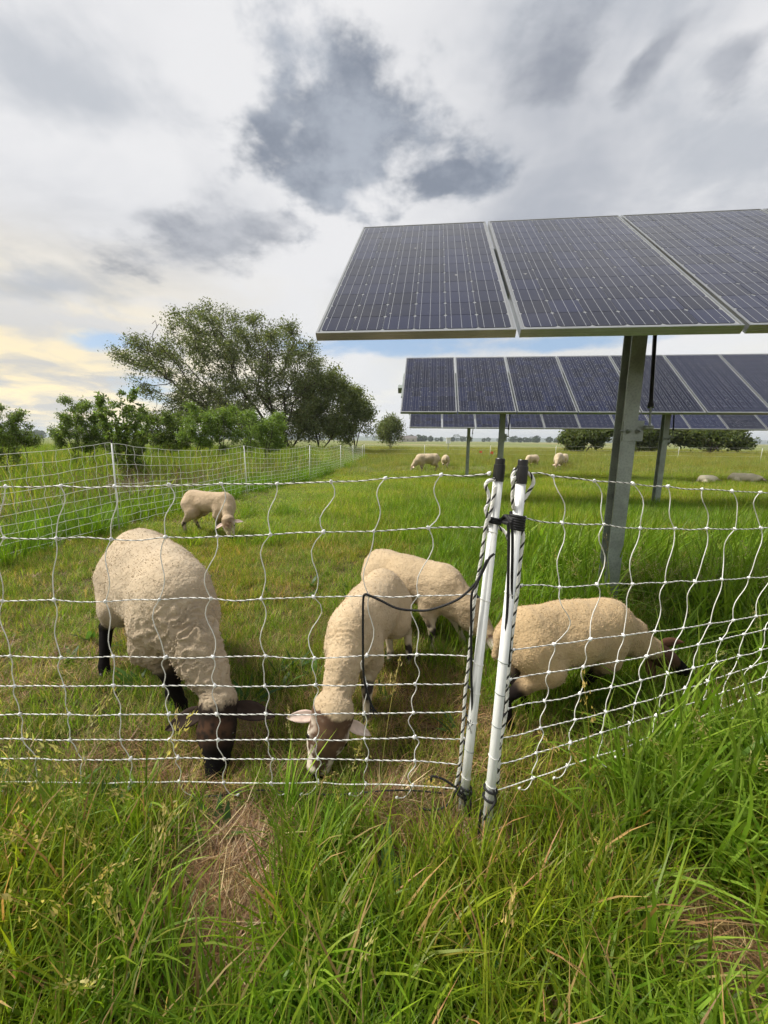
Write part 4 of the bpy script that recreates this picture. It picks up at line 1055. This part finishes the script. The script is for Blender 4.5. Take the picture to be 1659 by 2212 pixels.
PALE = dict(wool=(.50, .385, .245), face=(.105, .062, .040), cheek=(.68, .60, .50), cheek_at=.22, muzzle=(.012, .010, .010), muz_at=.87, blaze=(.15, .090, .052), leg=(.60, .50, .37), spot=(.05, .04, .035), ear=(.66, .56, .45), ear_in=(.68, .52, .44), ear_tip=(.7, .65, .6, .5), dirty=.4, belly=(.32, .24, .15), ear_droop=-.05)
def xy(px, py): q = G(px, py); return (q[0], q[1])
def make_sheep():
    # the big ewe
    sheep('large sheep with black face and legs grazing at the left net', (-1.045, 1.785), R(-48), .97,
          [xy(372, 1520), xy(395, 1548), xy(371, 1424), xy(228, 1462)], AT(472, 1512, 1.365), AT(468, 1690, 1.235), DARK, .008, 1, .93, .74, folds=1.1, tufts=26000, ear=(.155, .035), face_to=(.05, -1, .35))
    # speckle-faced lamb in the middle
    sheep('cream sheep with mottled brown and white face grazing at the net', (-.075, 1.80), R(-107), .70,
          [xy(792, 1560), xy(700, 1535), xy(883, 1432), xy(842, 1425)], AT(722, 1530, 1.335), AT(682, 1678, 1.245), PALE, .0065, 2, .88, .88, folds=.6, tufts=16000, ear=(.105, .022), legs=1.08, hw=1.3)
    sheep('cream sheep behind the mottled-faced one, its head behind the white posts', (.18, 2.34), R(-38), .68,
          [xy(1000, 1395), xy(932, 1412), xy(850, 1375), xy(822, 1390)], AT(1060, 1374, 2.04), AT(1086, 1424, 1.95), dict(PALE, ear_in=(.6, .36, .27)), .007, 3, 1.0, 1.05, tufts=14000, ear=(.09, .026), legs=1.05)
    TAN = dict(DARK, wool=(.47, .34, .19), face=(.080, .045, .030), leg=(.012, .009, .008), ear=(.13, .065, .042), belly=(.16, .10, .055), dirty=.75, legline=.24, blaze=(.05, .028, .018), ear_fwd=.75)
    sheep('tan sheep with black face and legs right of the white posts', (.84, 1.68), R(17), .67,
          [xy(1300, 1490), xy(1248, 1512), xy(1140, 1540), xy(1102, 1580)], AT(1405, 1400, 1.80), AT(1482, 1452, 1.78), TAN, .007, 4, .98, .92, tufts=16000, ear=(.11, .027), deep=1.04)
    LAMB = dict(PALE, wool=(.48, .365, .24), face=(.30, .22, .14), cheek=(.60, .50, .38), leg=(.46, .37, .27), spot=(.06, .045, .035), shin=(.05, .036, .028), muz_at=.88)
    sheep('small lamb standing by the left fence, head lowered to the grass', (-2.13, 4.86), R(-16), .70,
          [xy(474, 1140), xy(468, 1150), xy(432, 1147), xy(404, 1159)], AT(492, 1122, 4.62), AT(500, 1162, 4.52), LAMB, .009, 5, .84, .90, tufts=9000, ear=(.115, .023), legs=1.12, deep=.78, lift=.07, hw=1.2, face_to=(.1, -1, .4))
    # far ones
    grp = 'sheep grazing out in the pasture'
    for k, (px, py, hd, S, lab, hx) in enumerate([
        (922, 1020, R(196), .95, 'far sheep grazing head to the left, left of the third row post', .9), (962, 1012, R(80), .80, 'far sheep seen from behind, just left of the third row post', .8),
        (1148, 1010, R(215), .80, 'far sheep grazing just right of the white posts, alone', .8), (1205, 1013, R(240), .95, 'far sheep left of the nearest post, front one of a pair', .9), (1218, 1008, R(60), .85, 'far sheep left of the nearest post, back one of a pair', .8)]):
        p = G(px, py); f = np.array([math.cos(hd), math.sin(hd), 0]); l = np.array([-f[1], f[0], 0])
        ft = [tuple((p + S * (x * f + y * l))[:2]) for x, y in ((.24, .10), (.20, -.10), (-.34, .11), (-.40, -.11))]
        po = p + f * S * .62 + np.array([0, 0, .27 * S]); mu = p + f * S * .70 + np.array([0, 0, .05])
        sheep(lab, p, hd, S, ft, po, mu, dict(PALE, wool=(.58, .47, .32), face=(.40, .30, .20), muz_at=2.0, dirty=.1), .018, 20 + k, tufts=0, group=grp)
    for k, (px, py, hd, lab) in enumerate([(1526, 1047, R(15), 'pale sheep lying in the grass at far right, left one of two'), (1604, 1046, R(-20), 'pale sheep lying in the grass by the right edge')]):
        p = G(px, py); f = np.array([math.cos(hd), math.sin(hd), 0]); S = .58 if k == 0 else .68
        sheep(lab, p, hd, S, [], p + f * S * .62 + np.array([0, 0, .30 * S]), p + f * S * .82 + np.array([0, 0, .17 * S]), dict(PALE, wool=(.80, .71, .54), face=(.6, .4, .3), muz_at=2.0, dirty=0.0), .018, 40 + k, tufts=0, lying=True, group='sheep lying in the grass')
make_sheep()
# ------------------------------------------------------------------ grass
def blades(rng, n, rad, ln, wd, lean, curve, tint, segs=3, spread=.25, tip=None, zb=0.0, dirs=None):
    a = rng.uniform(0, 2 * PI, n); r = rad * np.sqrt(rng.uniform(0, 1, n)); root = np.stack([r * np.cos(a), r * np.sin(a), np.full(n, zb)], 1)
    az = rng.uniform(0, 2 * PI, n) if dirs is None else rng.normal(dirs[0], dirs[1], n)
    L = rng.uniform(*ln, n) * rng.uniform(.8, 1.1, n); W = rng.uniform(*wd, n) * .5; th = np.abs(rng.normal(lean[0], lean[1], n)); cv = rng.uniform(*curve, n)
    p = root.copy(); rows = []; hd = np.stack([np.cos(az), np.sin(az)], 1); tw = rng.normal(0, .5, n)
    for i in range(segs + 1):
        t = i / segs; w = W * (.75 + .5 * t - 1.22 * t ** 2.4); sa = az + PI / 2 + tw * t
        sd = np.stack([np.cos(sa), np.sin(sa), np.zeros(n)], 1) * w[:, None]
        rows.append(p - sd); rows.append(p + sd)
        an = np.minimum(th + cv * (t + .5 / segs), 2.5); st = L / segs
        p = p + np.stack([hd[:, 0] * np.sin(an) * st, hd[:, 1] * np.sin(an) * st, np.cos(an) * st], 1)
        p[:, 2] = np.maximum(p[:, 2], .004 + zb)
    v = np.stack(rows, 1); k = 2 * (segs + 1)
    f = np.array([[2 * i, 2 * i + 1, 2 * i + 3, 2 * i + 2] for i in range(segs)]); f = (np.arange(n)[:, None, None] * k + f[None]).reshape(-1, 4)
    c = np.asarray(tint)[rng.integers(0, len(tint), n)] * rng.uniform(1 - spread, 1 + spread, (n, 1)) * rng.uniform(.92, 1.08, (n, 3))
    cc = np.repeat(c[:, None], k, 1)
    if tip is not None:
        t = np.repeat(np.arange(segs + 1) / segs, 2)[None, :, None] ** 2 * tip[3]; cc = cc * (1 - t) + np.array(tip[:3]) * t
    return v.reshape(-1, 3), f, np.clip(cc.reshape(-1, 3), 0, 1)
def seedhead(rng, h, tint, loose=1.0, lean=.25, n=26, az=None):
    az = rng.uniform(0, 2 * PI) if az is None else az; t = np.linspace(0, 1, 7); th = lean + t * rng.uniform(.2, .9)
    d = np.stack([np.cos(az) * np.sin(th), np.sin(az) * np.sin(th), np.cos(th)], 1) * h / 6; p = np.cumsum(np.vstack([np.zeros(3), d]), 0)[:7]
    V, Fq, C = [], [], []; w = .0011
    for i in range(6):
        s = np.array([-np.sin(az), np.cos(az), 0]) * w; V += [p[i] - s, p[i] + s, p[i + 1] + s, p[i + 1] - s]; b = len(V) - 4; Fq.append((b, b + 1, b + 2, b + 3)); C += [np.array(tint[0])] * 4
    for _ in range(n):
        u = rng.uniform(.70, 1.0); i = min(5, int(u * 6)); q = p[i] + (p[i + 1] - p[i]) * (u * 6 - i); ax = d[i] / np.linalg.norm(d[i]) + rng.normal(0, .45 * loose, 3); ax /= np.linalg.norm(ax)
        o = q + rng.normal(0, .007 * loose * (1.25 - u) * 4, 3); l = rng.uniform(.008, .017); s = np.cross(ax, rng.normal(size=3)); s = s / np.linalg.norm(s) * .0026
        V += [o - ax * l * .3, o + s, o + ax * l, o - s]; b = len(V) - 4; Fq.append((b, b + 1, b + 2, b + 3)); C += [np.array(tint[1]) * rng.uniform(.75, 1.2)] * 4
    return np.array(V), np.array(Fq), np.clip(np.array(C), 0, 1)
def merge(parts):
    V, Fq, C, o = [], [], [], 0
    for v, f, c in parts: V.append(v); Fq.append(f + o); C.append(c); o += len(v)
    return np.concatenate(V), np.concatenate(Fq), np.concatenate(C)
def scatter(name, protos, mat, pos, rot, scl, kind, label, cat, realize=0.0):
    """one object: points that carry a copy of one of the tufts each"""
    if realize:                              # near the camera: one joined mesh
        V, Fq, C, o = [], [], [], 0; rg = np.random.default_rng(len(pos))
        cx, sx, cy_, sy, cz, sz = np.cos(rot[:, 0]), np.sin(rot[:, 0]), np.cos(rot[:, 1]), np.sin(rot[:, 1]), np.cos(rot[:, 2]), np.sin(rot[:, 2])
        Rm = np.stack([np.stack([cy_ * cz, sx * sy * cz - cx * sz, cx * sy * cz + sx * sz], -1), np.stack([cy_ * sz, sx * sy * sz + cx * cz, cx * sy * sz - sx * cz], -1), np.stack([-sy, sx * cy_, cx * cy_], -1)], 1)
        for i, (v, f, c) in enumerate(protos):
            m = np.nonzero(kind == i)[0]
            if len(m) == 0: continue
            w = np.einsum('nij,nkj->nki', Rm[m], v[None] * scl[m][:, None]) + pos[m][:, None]
            V.append(w.reshape(-1, 3)); Fq.append((f[None] + (np.arange(len(m)) * len(v))[:, None, None]).reshape(-1, 4) + o); o += len(m) * len(v)
            C.append((c[None] * rg.uniform(1 - realize, 1 + realize, (len(m), 1, 1))).reshape(-1, 3))
        ob = link(name, colour_mesh(name, np.concatenate(V), np.concatenate(Fq), np.clip(np.concatenate(C), 0, 1), mat)); return tag(ob, label, cat, kind='stuff')
    col = bpy.data.collections.new(name + '_tufts')
    for i, (v, f, c) in enumerate(protos):
        ob = bpy.data.objects.new('%s_tuft_%02d' % (name, i), colour_mesh(name + '_tuft', v, f, c, mat)); col.objects.link(ob)
    me = bpy.data.meshes.new(name); n = len(pos); me.vertices.add(n); me.vertices.foreach_set('co', pos.astype(np.float32).ravel())
    for nm, ty, key, arr in (('rot', 'FLOAT_VECTOR', 'vector', rot), ('scl', 'FLOAT_VECTOR', 'vector', scl), ('kind', 'INT', 'value', kind)):
        at = me.attributes.new(nm, ty, 'POINT'); at.data.foreach_set(key, np.asarray(arr, np.int32 if ty == 'INT' else np.float32).ravel())
    me.materials.append(mat)
    o = link(name, me); ng = bpy.data.node_groups.new(name, 'GeometryNodeTree')
    ng.interface.new_socket('Geometry', in_out='INPUT', socket_type='NodeSocketGeometry'); ng.interface.new_socket('Geometry', in_out='OUTPUT', socket_type='NodeSocketGeometry')
    N, Lk = ng.nodes, ng.links; gi, go = N.new('NodeGroupInput'), N.new('NodeGroupOutput'); ip = N.new('GeometryNodeInstanceOnPoints'); ci = N.new('GeometryNodeCollectionInfo')
    ci.inputs['Collection'].default_value = col; ci.inputs['Separate Children'].default_value = True; ci.inputs['Reset Children'].default_value = True
    def attr(nm, ty): q = N.new('GeometryNodeInputNamedAttribute'); q.data_type = ty; q.inputs['Name'].default_value = nm; return q.outputs['Attribute']
    er = N.new('FunctionNodeEulerToRotation'); Lk.new(attr('rot', 'FLOAT_VECTOR'), er.inputs[0])
    Lk.new(gi.outputs[0], ip.inputs['Points']); Lk.new(ci.outputs[0], ip.inputs['Instance']); ip.inputs['Pick Instance'].default_value = True
    Lk.new(attr('kind', 'INT'), ip.inputs['Instance Index']); Lk.new(er.outputs[0], ip.inputs['Rotation']); Lk.new(attr('scl', 'FLOAT_VECTOR'), ip.inputs['Scale']); Lk.new(ip.outputs[0], go.inputs[0])
    o.modifiers.new('tufts', 'NODES').node_group = ng
    tag(o, label, cat, kind='stuff'); return o
def fence_y(x): return np.where(x < .33, 1.16, 1.085 + (x - .33) * .3775)
def in_view(x, y, m=1.25): return np.abs(x) < (1.0 * (y + .35) * m + .25 + .55 * np.clip(2 - y, 0, 1))
LX = [(-6.0, -5.0), (-3.9, 1.4), (-3.47, 5.15), (-3.03, 8.88), (-2.2, 11.9), (-1.71, 15.9), (-1.5, 19.8), (-1.23, 23.3), (-1.0, 30), (2, 80)]
def left_x(y): return np.interp(y, [q[1] for q in LX], [q[0] for q in LX])
def pts(rng, x0, x1, y0, y1, dens):
    n = int((x1 - x0) * (y1 - y0) * dens); return np.c_[rng.uniform(x0, x1, n), rng.uniform(y0, y1, n)]
def place(rng, xy, nk, s0=.75, s1=1.25, tilt=.08, lean=None, z=0.0):
    n = len(xy); pos = np.c_[xy, ground_z(xy[:, 0], xy[:, 1]) + z]; rot = np.c_[rng.normal(0, tilt, n), rng.normal(0, tilt, n), rng.uniform(0, 2 * PI, n)]
    if lean is not None: rot[:, 2] = rng.normal(lean[0], lean[1], n)
    s = rng.uniform(s0, s1, n); return pos, rot, np.c_[s, s, s * rng.uniform(.85, 1.15, n)], rng.integers(0, nk, n)
OLIVE = [(.25, .29, .05), (.31, .31, .075), (.19, .26, .04), (.36, .31, .115), (.22, .31, .04)]
FRESH = [(.13, .235, .016), (.17, .275, .020), (.105, .20, .016), (.21, .31, .03)]
LUSH = [(.145, .27, .014), (.185, .32, .020), (.12, .235, .013), (.235, .36, .03)]
MEADOW = [(.24, .36, .03), (.20, .33, .022), (.28, .38, .045), (.32, .36, .07), (.17, .29, .02), (.42, .38, .16)]
BROAD = [(.18, .33, .022), (.235, .39, .032), (.15, .28, .018), (.30, .44, .05)]
STRAW = [(.42, .30, .15), (.33, .21, .10), (.50, .38, .20), (.26, .155, .075)]
THATCH = [(.33, .19, .095), (.25, .135, .07), (.40, .255, .13), (.20, .11, .055)]
def make_grass():
    rng = np.random.default_rng(77)
    # bare, matted places seen in the photograph
    bare = [(G(478, 1880)[:2], .125), (G(505, 1985)[:2], .11), (G(470, 2090)[:2], .10), (G(1575, 2120)[:2], .135), (G(860, 1770)[:2], .05), (G(1000, 1850)[:2], .04)]
    def bareness(xy):
        b = np.zeros(len(xy))
        for c, r in bare: b = np.maximum(b, np.clip(1.35 - np.hypot((xy[:, 0] - c[0]), (xy[:, 1] - c[1]) * .8) / r, 0, 1))
        return b
    heads = [(G(470, 1700)[:2], .13), (G(684, 1690)[:2], .11), (G(1475, 1500)[:2], .32), (G(1400, 1490)[:2], .22)]
    def by_head(xy):                         # cropped short where the sheep are feeding
        return np.any([np.hypot(xy[:, 0] - c[0], xy[:, 1] - c[1]) < r for c, r in heads], 0)
    # matted dead grass under everything near
    pr = [blades(rng, 34, .07, (.05, .13), (.0015, .0034), (1.38, .2), (-.1, .4), THATCH + STRAW[:2], 1, zb=.004 + .006 * k) for k in range(5)]
    q = pts(rng, -3.2, 3.6, .3, 4.2, 210); q = q[in_view(q[:, 0], q[:, 1])]
    k = rng.uniform(0, 1, len(q)); nz = noise2(q, 2.2, 14); far = np.clip((q[:, 1] - 1.6) / 2, 0, .75)
    q = q[(k > far) & (nz + bareness(q) > .42)]
    q = np.concatenate([q] + [c + rng.normal(0, r * .55, (90, 2)) for c, r in bare])
    scatter('dead_thatch', pr, M['straw_joined'], *place(rng, q, 5, .8, 1.3, .1), 'matted brown dead grass under the green', 'dead grass', .3)
    pr = [blades(rng, 22, .06, (.05, .14), (.003, .0058), (1.3, .25), (-.2, .5), STRAW + THATCH[1:2] + THATCH[3:], 1, .45, zb=.012 + .007 * k) for k in range(4)]
    q = np.concatenate([c + rng.normal(0, r * .5, (95, 2)) for c, r in bare])
    scatter('straw_patches', pr, M['straw_joined'], *place(rng, q, 4, .7, 1.2, .16), 'golden dry straw lying in the worn patches', 'straw', .3)
    # ungrazed grass on this side of the net
    pr = [blades(rng, 16, .035, (.10, .28), (.0034, .0075), (.28, .2), (.15, 1.2), FRESH * 4 + LUSH * 2 + OLIVE[:1] + STRAW[:1] + STRAW[2:3], 4) for _ in range(8)]
    q = pts(rng, -2.6, 2.6, .28, 1.7, 1150); q = q[in_view(q[:, 0], q[:, 1])]; fy = fence_y(q[:, 0])
    nz = noise2(q, 3.2, 22); lushy = np.clip((q[:, 0] - .35) / .5, 0, 1)
    keep = (q[:, 1] < fy + .04) & (bareness(q) < .25) & ~by_head(q) & (rng.uniform(0, 1, len(q)) < .30 + 1.5 * np.clip(nz - .36, 0, 1) + .25 * (q[:, 0] < -.25))
    q = q[keep]; sc = place(rng, q, 8, .7, 1.25, .10); sc[2][:] *= (.48 + .55 * np.clip((fence_y(q[:, 0]) - q[:, 1]) / .38, 0, 1))[:, None]
    scatter('verge_grass', pr, M['grass_joined'], *sc, 'uncut green grass on the near side of the net', 'grass', .28)
    # coarse broad-bladed grass
    pr = [blades(rng, 11, .03, (.20, .48), (.0075, .0145), (.22, .16), (.3, 1.6), BROAD, 6, tip=(.30, .27, .08, .25)) for _ in range(8)]
    q = pts(rng, -1.8, 4.6, .3, 4.6, 330); q = q[in_view(q[:, 0], q[:, 1])]; fy = fence_y(q[:, 0]); nz = noise2(q, 2.3, 41)
    d = q[:, 1] - fy
    prob = np.where(d < 0, np.clip((q[:, 0] - .42) / .45, 0.0, 1) * (.25 + .95 * (nz > .40)), np.clip((q[:, 0] - 1.35 - .55 * np.clip(d, 0, 3)) / .5, 0, 1) * .8 * np.clip(1.6 - d, 0, 1))
    prob = np.maximum(prob, (d > .9) * np.clip((q[:, 0] - .7 - .15 * (q[:, 1] - 2)) / .8, 0, 1) * (.10 + .5 * (nz > .5)) * ~((q[:, 1] < 2.4) & (q[:, 0] < 1.9)))
    prob = np.maximum(prob, ((nz > .47) & (d < -.05) & (q[:, 0] > -1.3)) * .55)
    q = q[(rng.uniform(0, 1, len(q)) < prob) & (bareness(q) < .2) & ~by_head(q)]
    p = place(rng, q, 8, .65, 1.2, .12); p[1][:, 1] += .20 * np.clip(q[:, 0], 0, 1); g = np.clip(.62 + .55 * np.clip(q[:, 0] - .3, 0, 1.1), .6, 1.25); p[2][:] *= g[:, None]
    p[1][:, 2] = rng.uniform(-.9, .9, len(q)) + 0
    scatter('coarse_grass', pr, M['lush_joined'], *p, 'tall bright broad-bladed grass at the right', 'grass', .22)
    # broad-leaved weeds among the grass
    pr = [blades(rng, 7, .02, (.07, .17), (.016, .032), (.75, .25), (.2, .9), [(.06, .13, .03), (.08, .16, .035), (.10, .18, .05)], 5) for _ in range(5)]
    q = np.concatenate([pts(rng, -1.7, 1.8, .45, 1.2, 26), pts(rng, -2, 2.5, 1.3, 3.2, 7)]); q = q[in_view(q[:, 0], q[:, 1]) & ~by_head(q)]
    scatter('broadleaf_weeds', pr, M['lush_joined'], *place(rng, q, 5, .6, 1.2, .1), 'low broad-leaved weeds among the grass', 'weeds', .2)
    # grazed turf inside
    pr = [blades(rng, 42, .065, (.035, .095), (.002, .0038), (.42, .3), (.1, 1.0), OLIVE + OLIVE[4:] * 2 + FRESH + MEADOW[:3] + STRAW[:1] + STRAW[2:3], 2) for _ in range(8)]
    q = pts(rng, -4.2, 4.6, 1.08, 5.4, 500); q = q[in_view(q[:, 0], q[:, 1], 1.15)]
    q = q[(q[:, 1] > fence_y(q[:, 0]) - .03) & (q[:, 0] > left_x(q[:, 1])) & (rng.uniform(0, 1, len(q)) < .5 + 1.6 * np.clip(noise2(q, 1.9, 52) - .38, 0, 1))]
    p = place(rng, q, 8, .7, 1.3, .1); g = 1 + 1.1 * np.clip(noise2(q, .9, 53) - .5, 0, .5) + np.clip((q[:, 0] - .2) * .30, 0, .7); p[2][:] *= g[:, None]
    scatter('grazed_turf', pr, M['grass'], *p, 'short grazed grass inside the net', 'grass')
    # deeper green growth: right, under the rows, in clumps
    pr = [blades(rng, 40, .075, (.10, .27), (.0032, .006), (.28, .2), (.1, 1.1), FRESH + LUSH * 2 + BROAD + OLIVE[:1], 3) for _ in range(8)]
    q = pts(rng, -3, 7, 1.5, 7.5, 130); q = q[in_view(q[:, 0], q[:, 1], 1.12)]; nz = noise2(q, 1.1, 61)
    w = np.clip((q[:, 0] - .15 + .12 * (q[:, 1] - 2)) / .8, 0, 1); keep = (q[:, 0] > left_x(q[:, 1]) + .2) & (q[:, 1] > fence_y(q[:, 0]) + .25) & (rng.uniform(0, 1, len(q)) < w * (.35 + 1.6 * np.clip(nz - .35, 0, 1)) + (nz > .60) * .30)
    q = q[keep]; p = place(rng, q, 8, .7, 1.25, .1)
    scatter('pasture_grass', pr, M['lush'], *p, 'deep green growing grass under the solar rows', 'grass')
    # middle distance
    pr = [blades(rng, 90, .22, (.06, .17), (.004, .007), (.3, .25), (.1, .9), MEADOW, 2) for _ in range(6)]
    q = pts(rng, -9, 14, 4.6, 15, 42); q = q[in_view(q[:, 0], q[:, 1], 1.1)]; q = q[(q[:, 0] > left_x(q[:, 1]))]
    p = place(rng, q, 6, .75, 1.25, .05); dl = q[:, 0] - left_x(q[:, 1]); p[2][:, 2] *= (.45 + .75 * np.clip((dl - 1.2) / 2.2, 0, 1)) * (.55 + .95 * noise2(q, .9, 91)); p[3][:] = np.minimum(5, p[3])
    scatter('meadow_grass', pr, M['lush'], *p, 'green meadow in the middle distance', 'grass')
    PALE_T = (.34, .31, .13, .75)
    pr = [merge([blades(rng, 70, .45, (.25, .55), (.006, .010), (.16, .12), (.1, .7), FRESH + OLIVE[:3], 3, tip=PALE_T)]) for _ in range(6)]
    q = pts(rng, -24, 46, 13, 60, 4.6); q = q[in_view(q[:, 0], q[:, 1], 1.05) & (rng.uniform(0, 1, len(q)) < np.clip(24 / q[:, 1], .35, 1))]; q = q[q[:, 0] > left_x(q[:, 1]) - 3]
    p = place(rng, q, 6, .7, 1.15, .04); p[2][:, 2] *= .42 + .6 * np.clip((q[:, 1] - 14) / 12, 0, 1); p[2][:, :2] *= (1 + .5 * (q[:, 1] > 30))[:, None]
    scatter('seeding_meadow', pr, M['grass'], *p, 'pale seeding grass towards the back of the pasture', 'grass')
    # growth along and beyond the left fence
    pr = [merge([blades(rng, 46, .13, (.20, .50), (.005, .010), (.2, .15), (.15, 1.1), LUSH + FRESH, 4)]) for _ in range(6)]
    q = pts(rng, -7.5, 0, 2.2, 25, 34); dl = q[:, 0] - left_x(q[:, 1]); q = q[(dl < .12) & (dl > -1.1) & in_view(q[:, 0], q[:, 1], 1.1)]; q = q[noise2(q, .8, 71) > .36]
    scatter('fence_side_grass', pr, M['lush'], *place(rng, q, 6, .6, 1.15, .08), 'tall green grass growing along the left fence', 'grass')
    pr = [merge([blades(rng, 60, .35, (.3, .75), (.008, .014), (.22, .15), (.1, .9), OLIVE + FRESH + LUSH[:2], 3)]) for _ in range(5)]
    q = pts(rng, -30, 0, 5, 34, 7); dl = q[:, 0] - left_x(q[:, 1]); q = q[(dl < -.9) & in_view(q[:, 0], q[:, 1], 1.05)]; q = q[(noise2(q, .35, 72) > .36) | (q[:, 1] > 14)]
    scatter('rough_growth', pr, M['lush'], *place(rng, q, 5, .6, 1.45, .08), 'rough weeds and grass beyond the left fence', 'weeds')
    GREY = [(.24, .20, .14), (.32, .28, .20), (.20, .15, .10), (.38, .33, .23), (.16, .10, .07)]
    pr = [blades(rng, 60, .3, (.15, .45), (.004, .010), (1.2, .3), (-.2, .5), GREY, 2, zb=.01 + .03 * k) for k in range(5)]
    q = pts(rng, -11, -1, 4, 17, 8); dl = q[:, 0] - left_x(q[:, 1]); q = q[(dl < -.7) & (dl > -6) & in_view(q[:, 0], q[:, 1], 1.05)]
    scatter('dead_weeds', pr, M['straw'], *place(rng, q, 5, .8, 1.3, .12), 'flattened grey dead weeds beyond the left fence', 'dead weeds')
    tw = MB()
    for _ in range(420):
        y = rng.uniform(6.0, 13); x = left_x(y) - rng.uniform(.4, 2.6); L = rng.uniform(.35, .9); az = rng.uniform(0, 6.3); t = np.linspace(0, 1, 5)[:, None]
        e = np.array([math.cos(az) * .6, math.sin(az) * .6, 1.0]) * L; p = np.array([x, y, 0]) + e * t + np.array([math.cos(az), math.sin(az), -.4]) * (t ** 2) * L * rng.uniform(0, .7); p[1:] += rng.normal(0, .02, (4, 3)); tw.tube(p, np.linspace(.006, .002, 5), 3, caps=False)
    tag(tw.build('dead_brush', M['twig']), 'brown dead stems behind the left fence', 'brush', kind='stuff')
    # seed heads near the camera and the dry clump by the nearest post
    pr = [merge([seedhead(rng, rng.uniform(.30, .52), ((.27, .30, .09), (.44, .44, .20)), .7, rng.uniform(.1, .5)) for _ in range(2)]) for _ in range(8)]
    q = np.concatenate([pts(rng, -1.6, 2.2, .42, 1.2, 15), pts(rng, -1.5, -.5, .5, 1.1, 34), pts(rng, 1.2, 3.2, 1.4, 3.2, 10)])
    q = q[in_view(q[:, 0], q[:, 1]) & (bareness(q) < .2)]
    scatter('seed_heads', pr, M['grass_joined'], *place(rng, q, 8, .6, 1.05, .12), 'yellowish seeding grass stems near the camera', 'grass stems', .2)
    pr = [merge([seedhead(rng, rng.uniform(.30, .55), ((.46, .36, .19), (.55, .45, .26)), 1.1, rng.uniform(.1, .6), 20) for _ in range(5)] + [blades(rng, 20, .06, (.2, .42), (.003, .006), (.5, .3), (.3, 1.6), STRAW[:1] + STRAW[2:3] + [(.5, .42, .26)], 4)]) for _ in range(5)]
    c = G(1385, 1285)[:2]; d = G(1560, 1330)[:2]
    q = np.concatenate([c + rng.normal(0, .13, (16, 2)), G(1290, 1300)[:2] + rng.normal(0, .07, (5, 2)), d + rng.normal(0, .3, (22, 2)) * np.array([1, .6])])
    scatter('dry_stems', pr, M['straw'], *place(rng, q, 5, .6, 1.0, .15), 'dry straw-coloured stems beside the nearest post', 'dry grass')
make_grass()
# ------------------------------------------------------------------ the air
def make_haze():
    m = bpy.data.materials.new('haze'); m.use_nodes = True; N, L = m.node_tree.nodes, m.node_tree.links; N.clear()
    v = N.new('ShaderNodeVolumePrincipled'); v.inputs['Color'].default_value = (.78, .86, .95, 1); v.inputs['Density'].default_value = .00028; v.inputs['Anisotropy'].default_value = .2
    o = N.new('ShaderNodeOutputMaterial'); L.new(v.outputs[0], o.inputs['Volume'])
    tag(MB().box((-4200, -4200, -2.2), (4200, 4200, 75)).build('haze', m), 'thin haze in the air towards the horizon', 'haze', kind='stuff')
make_haze()
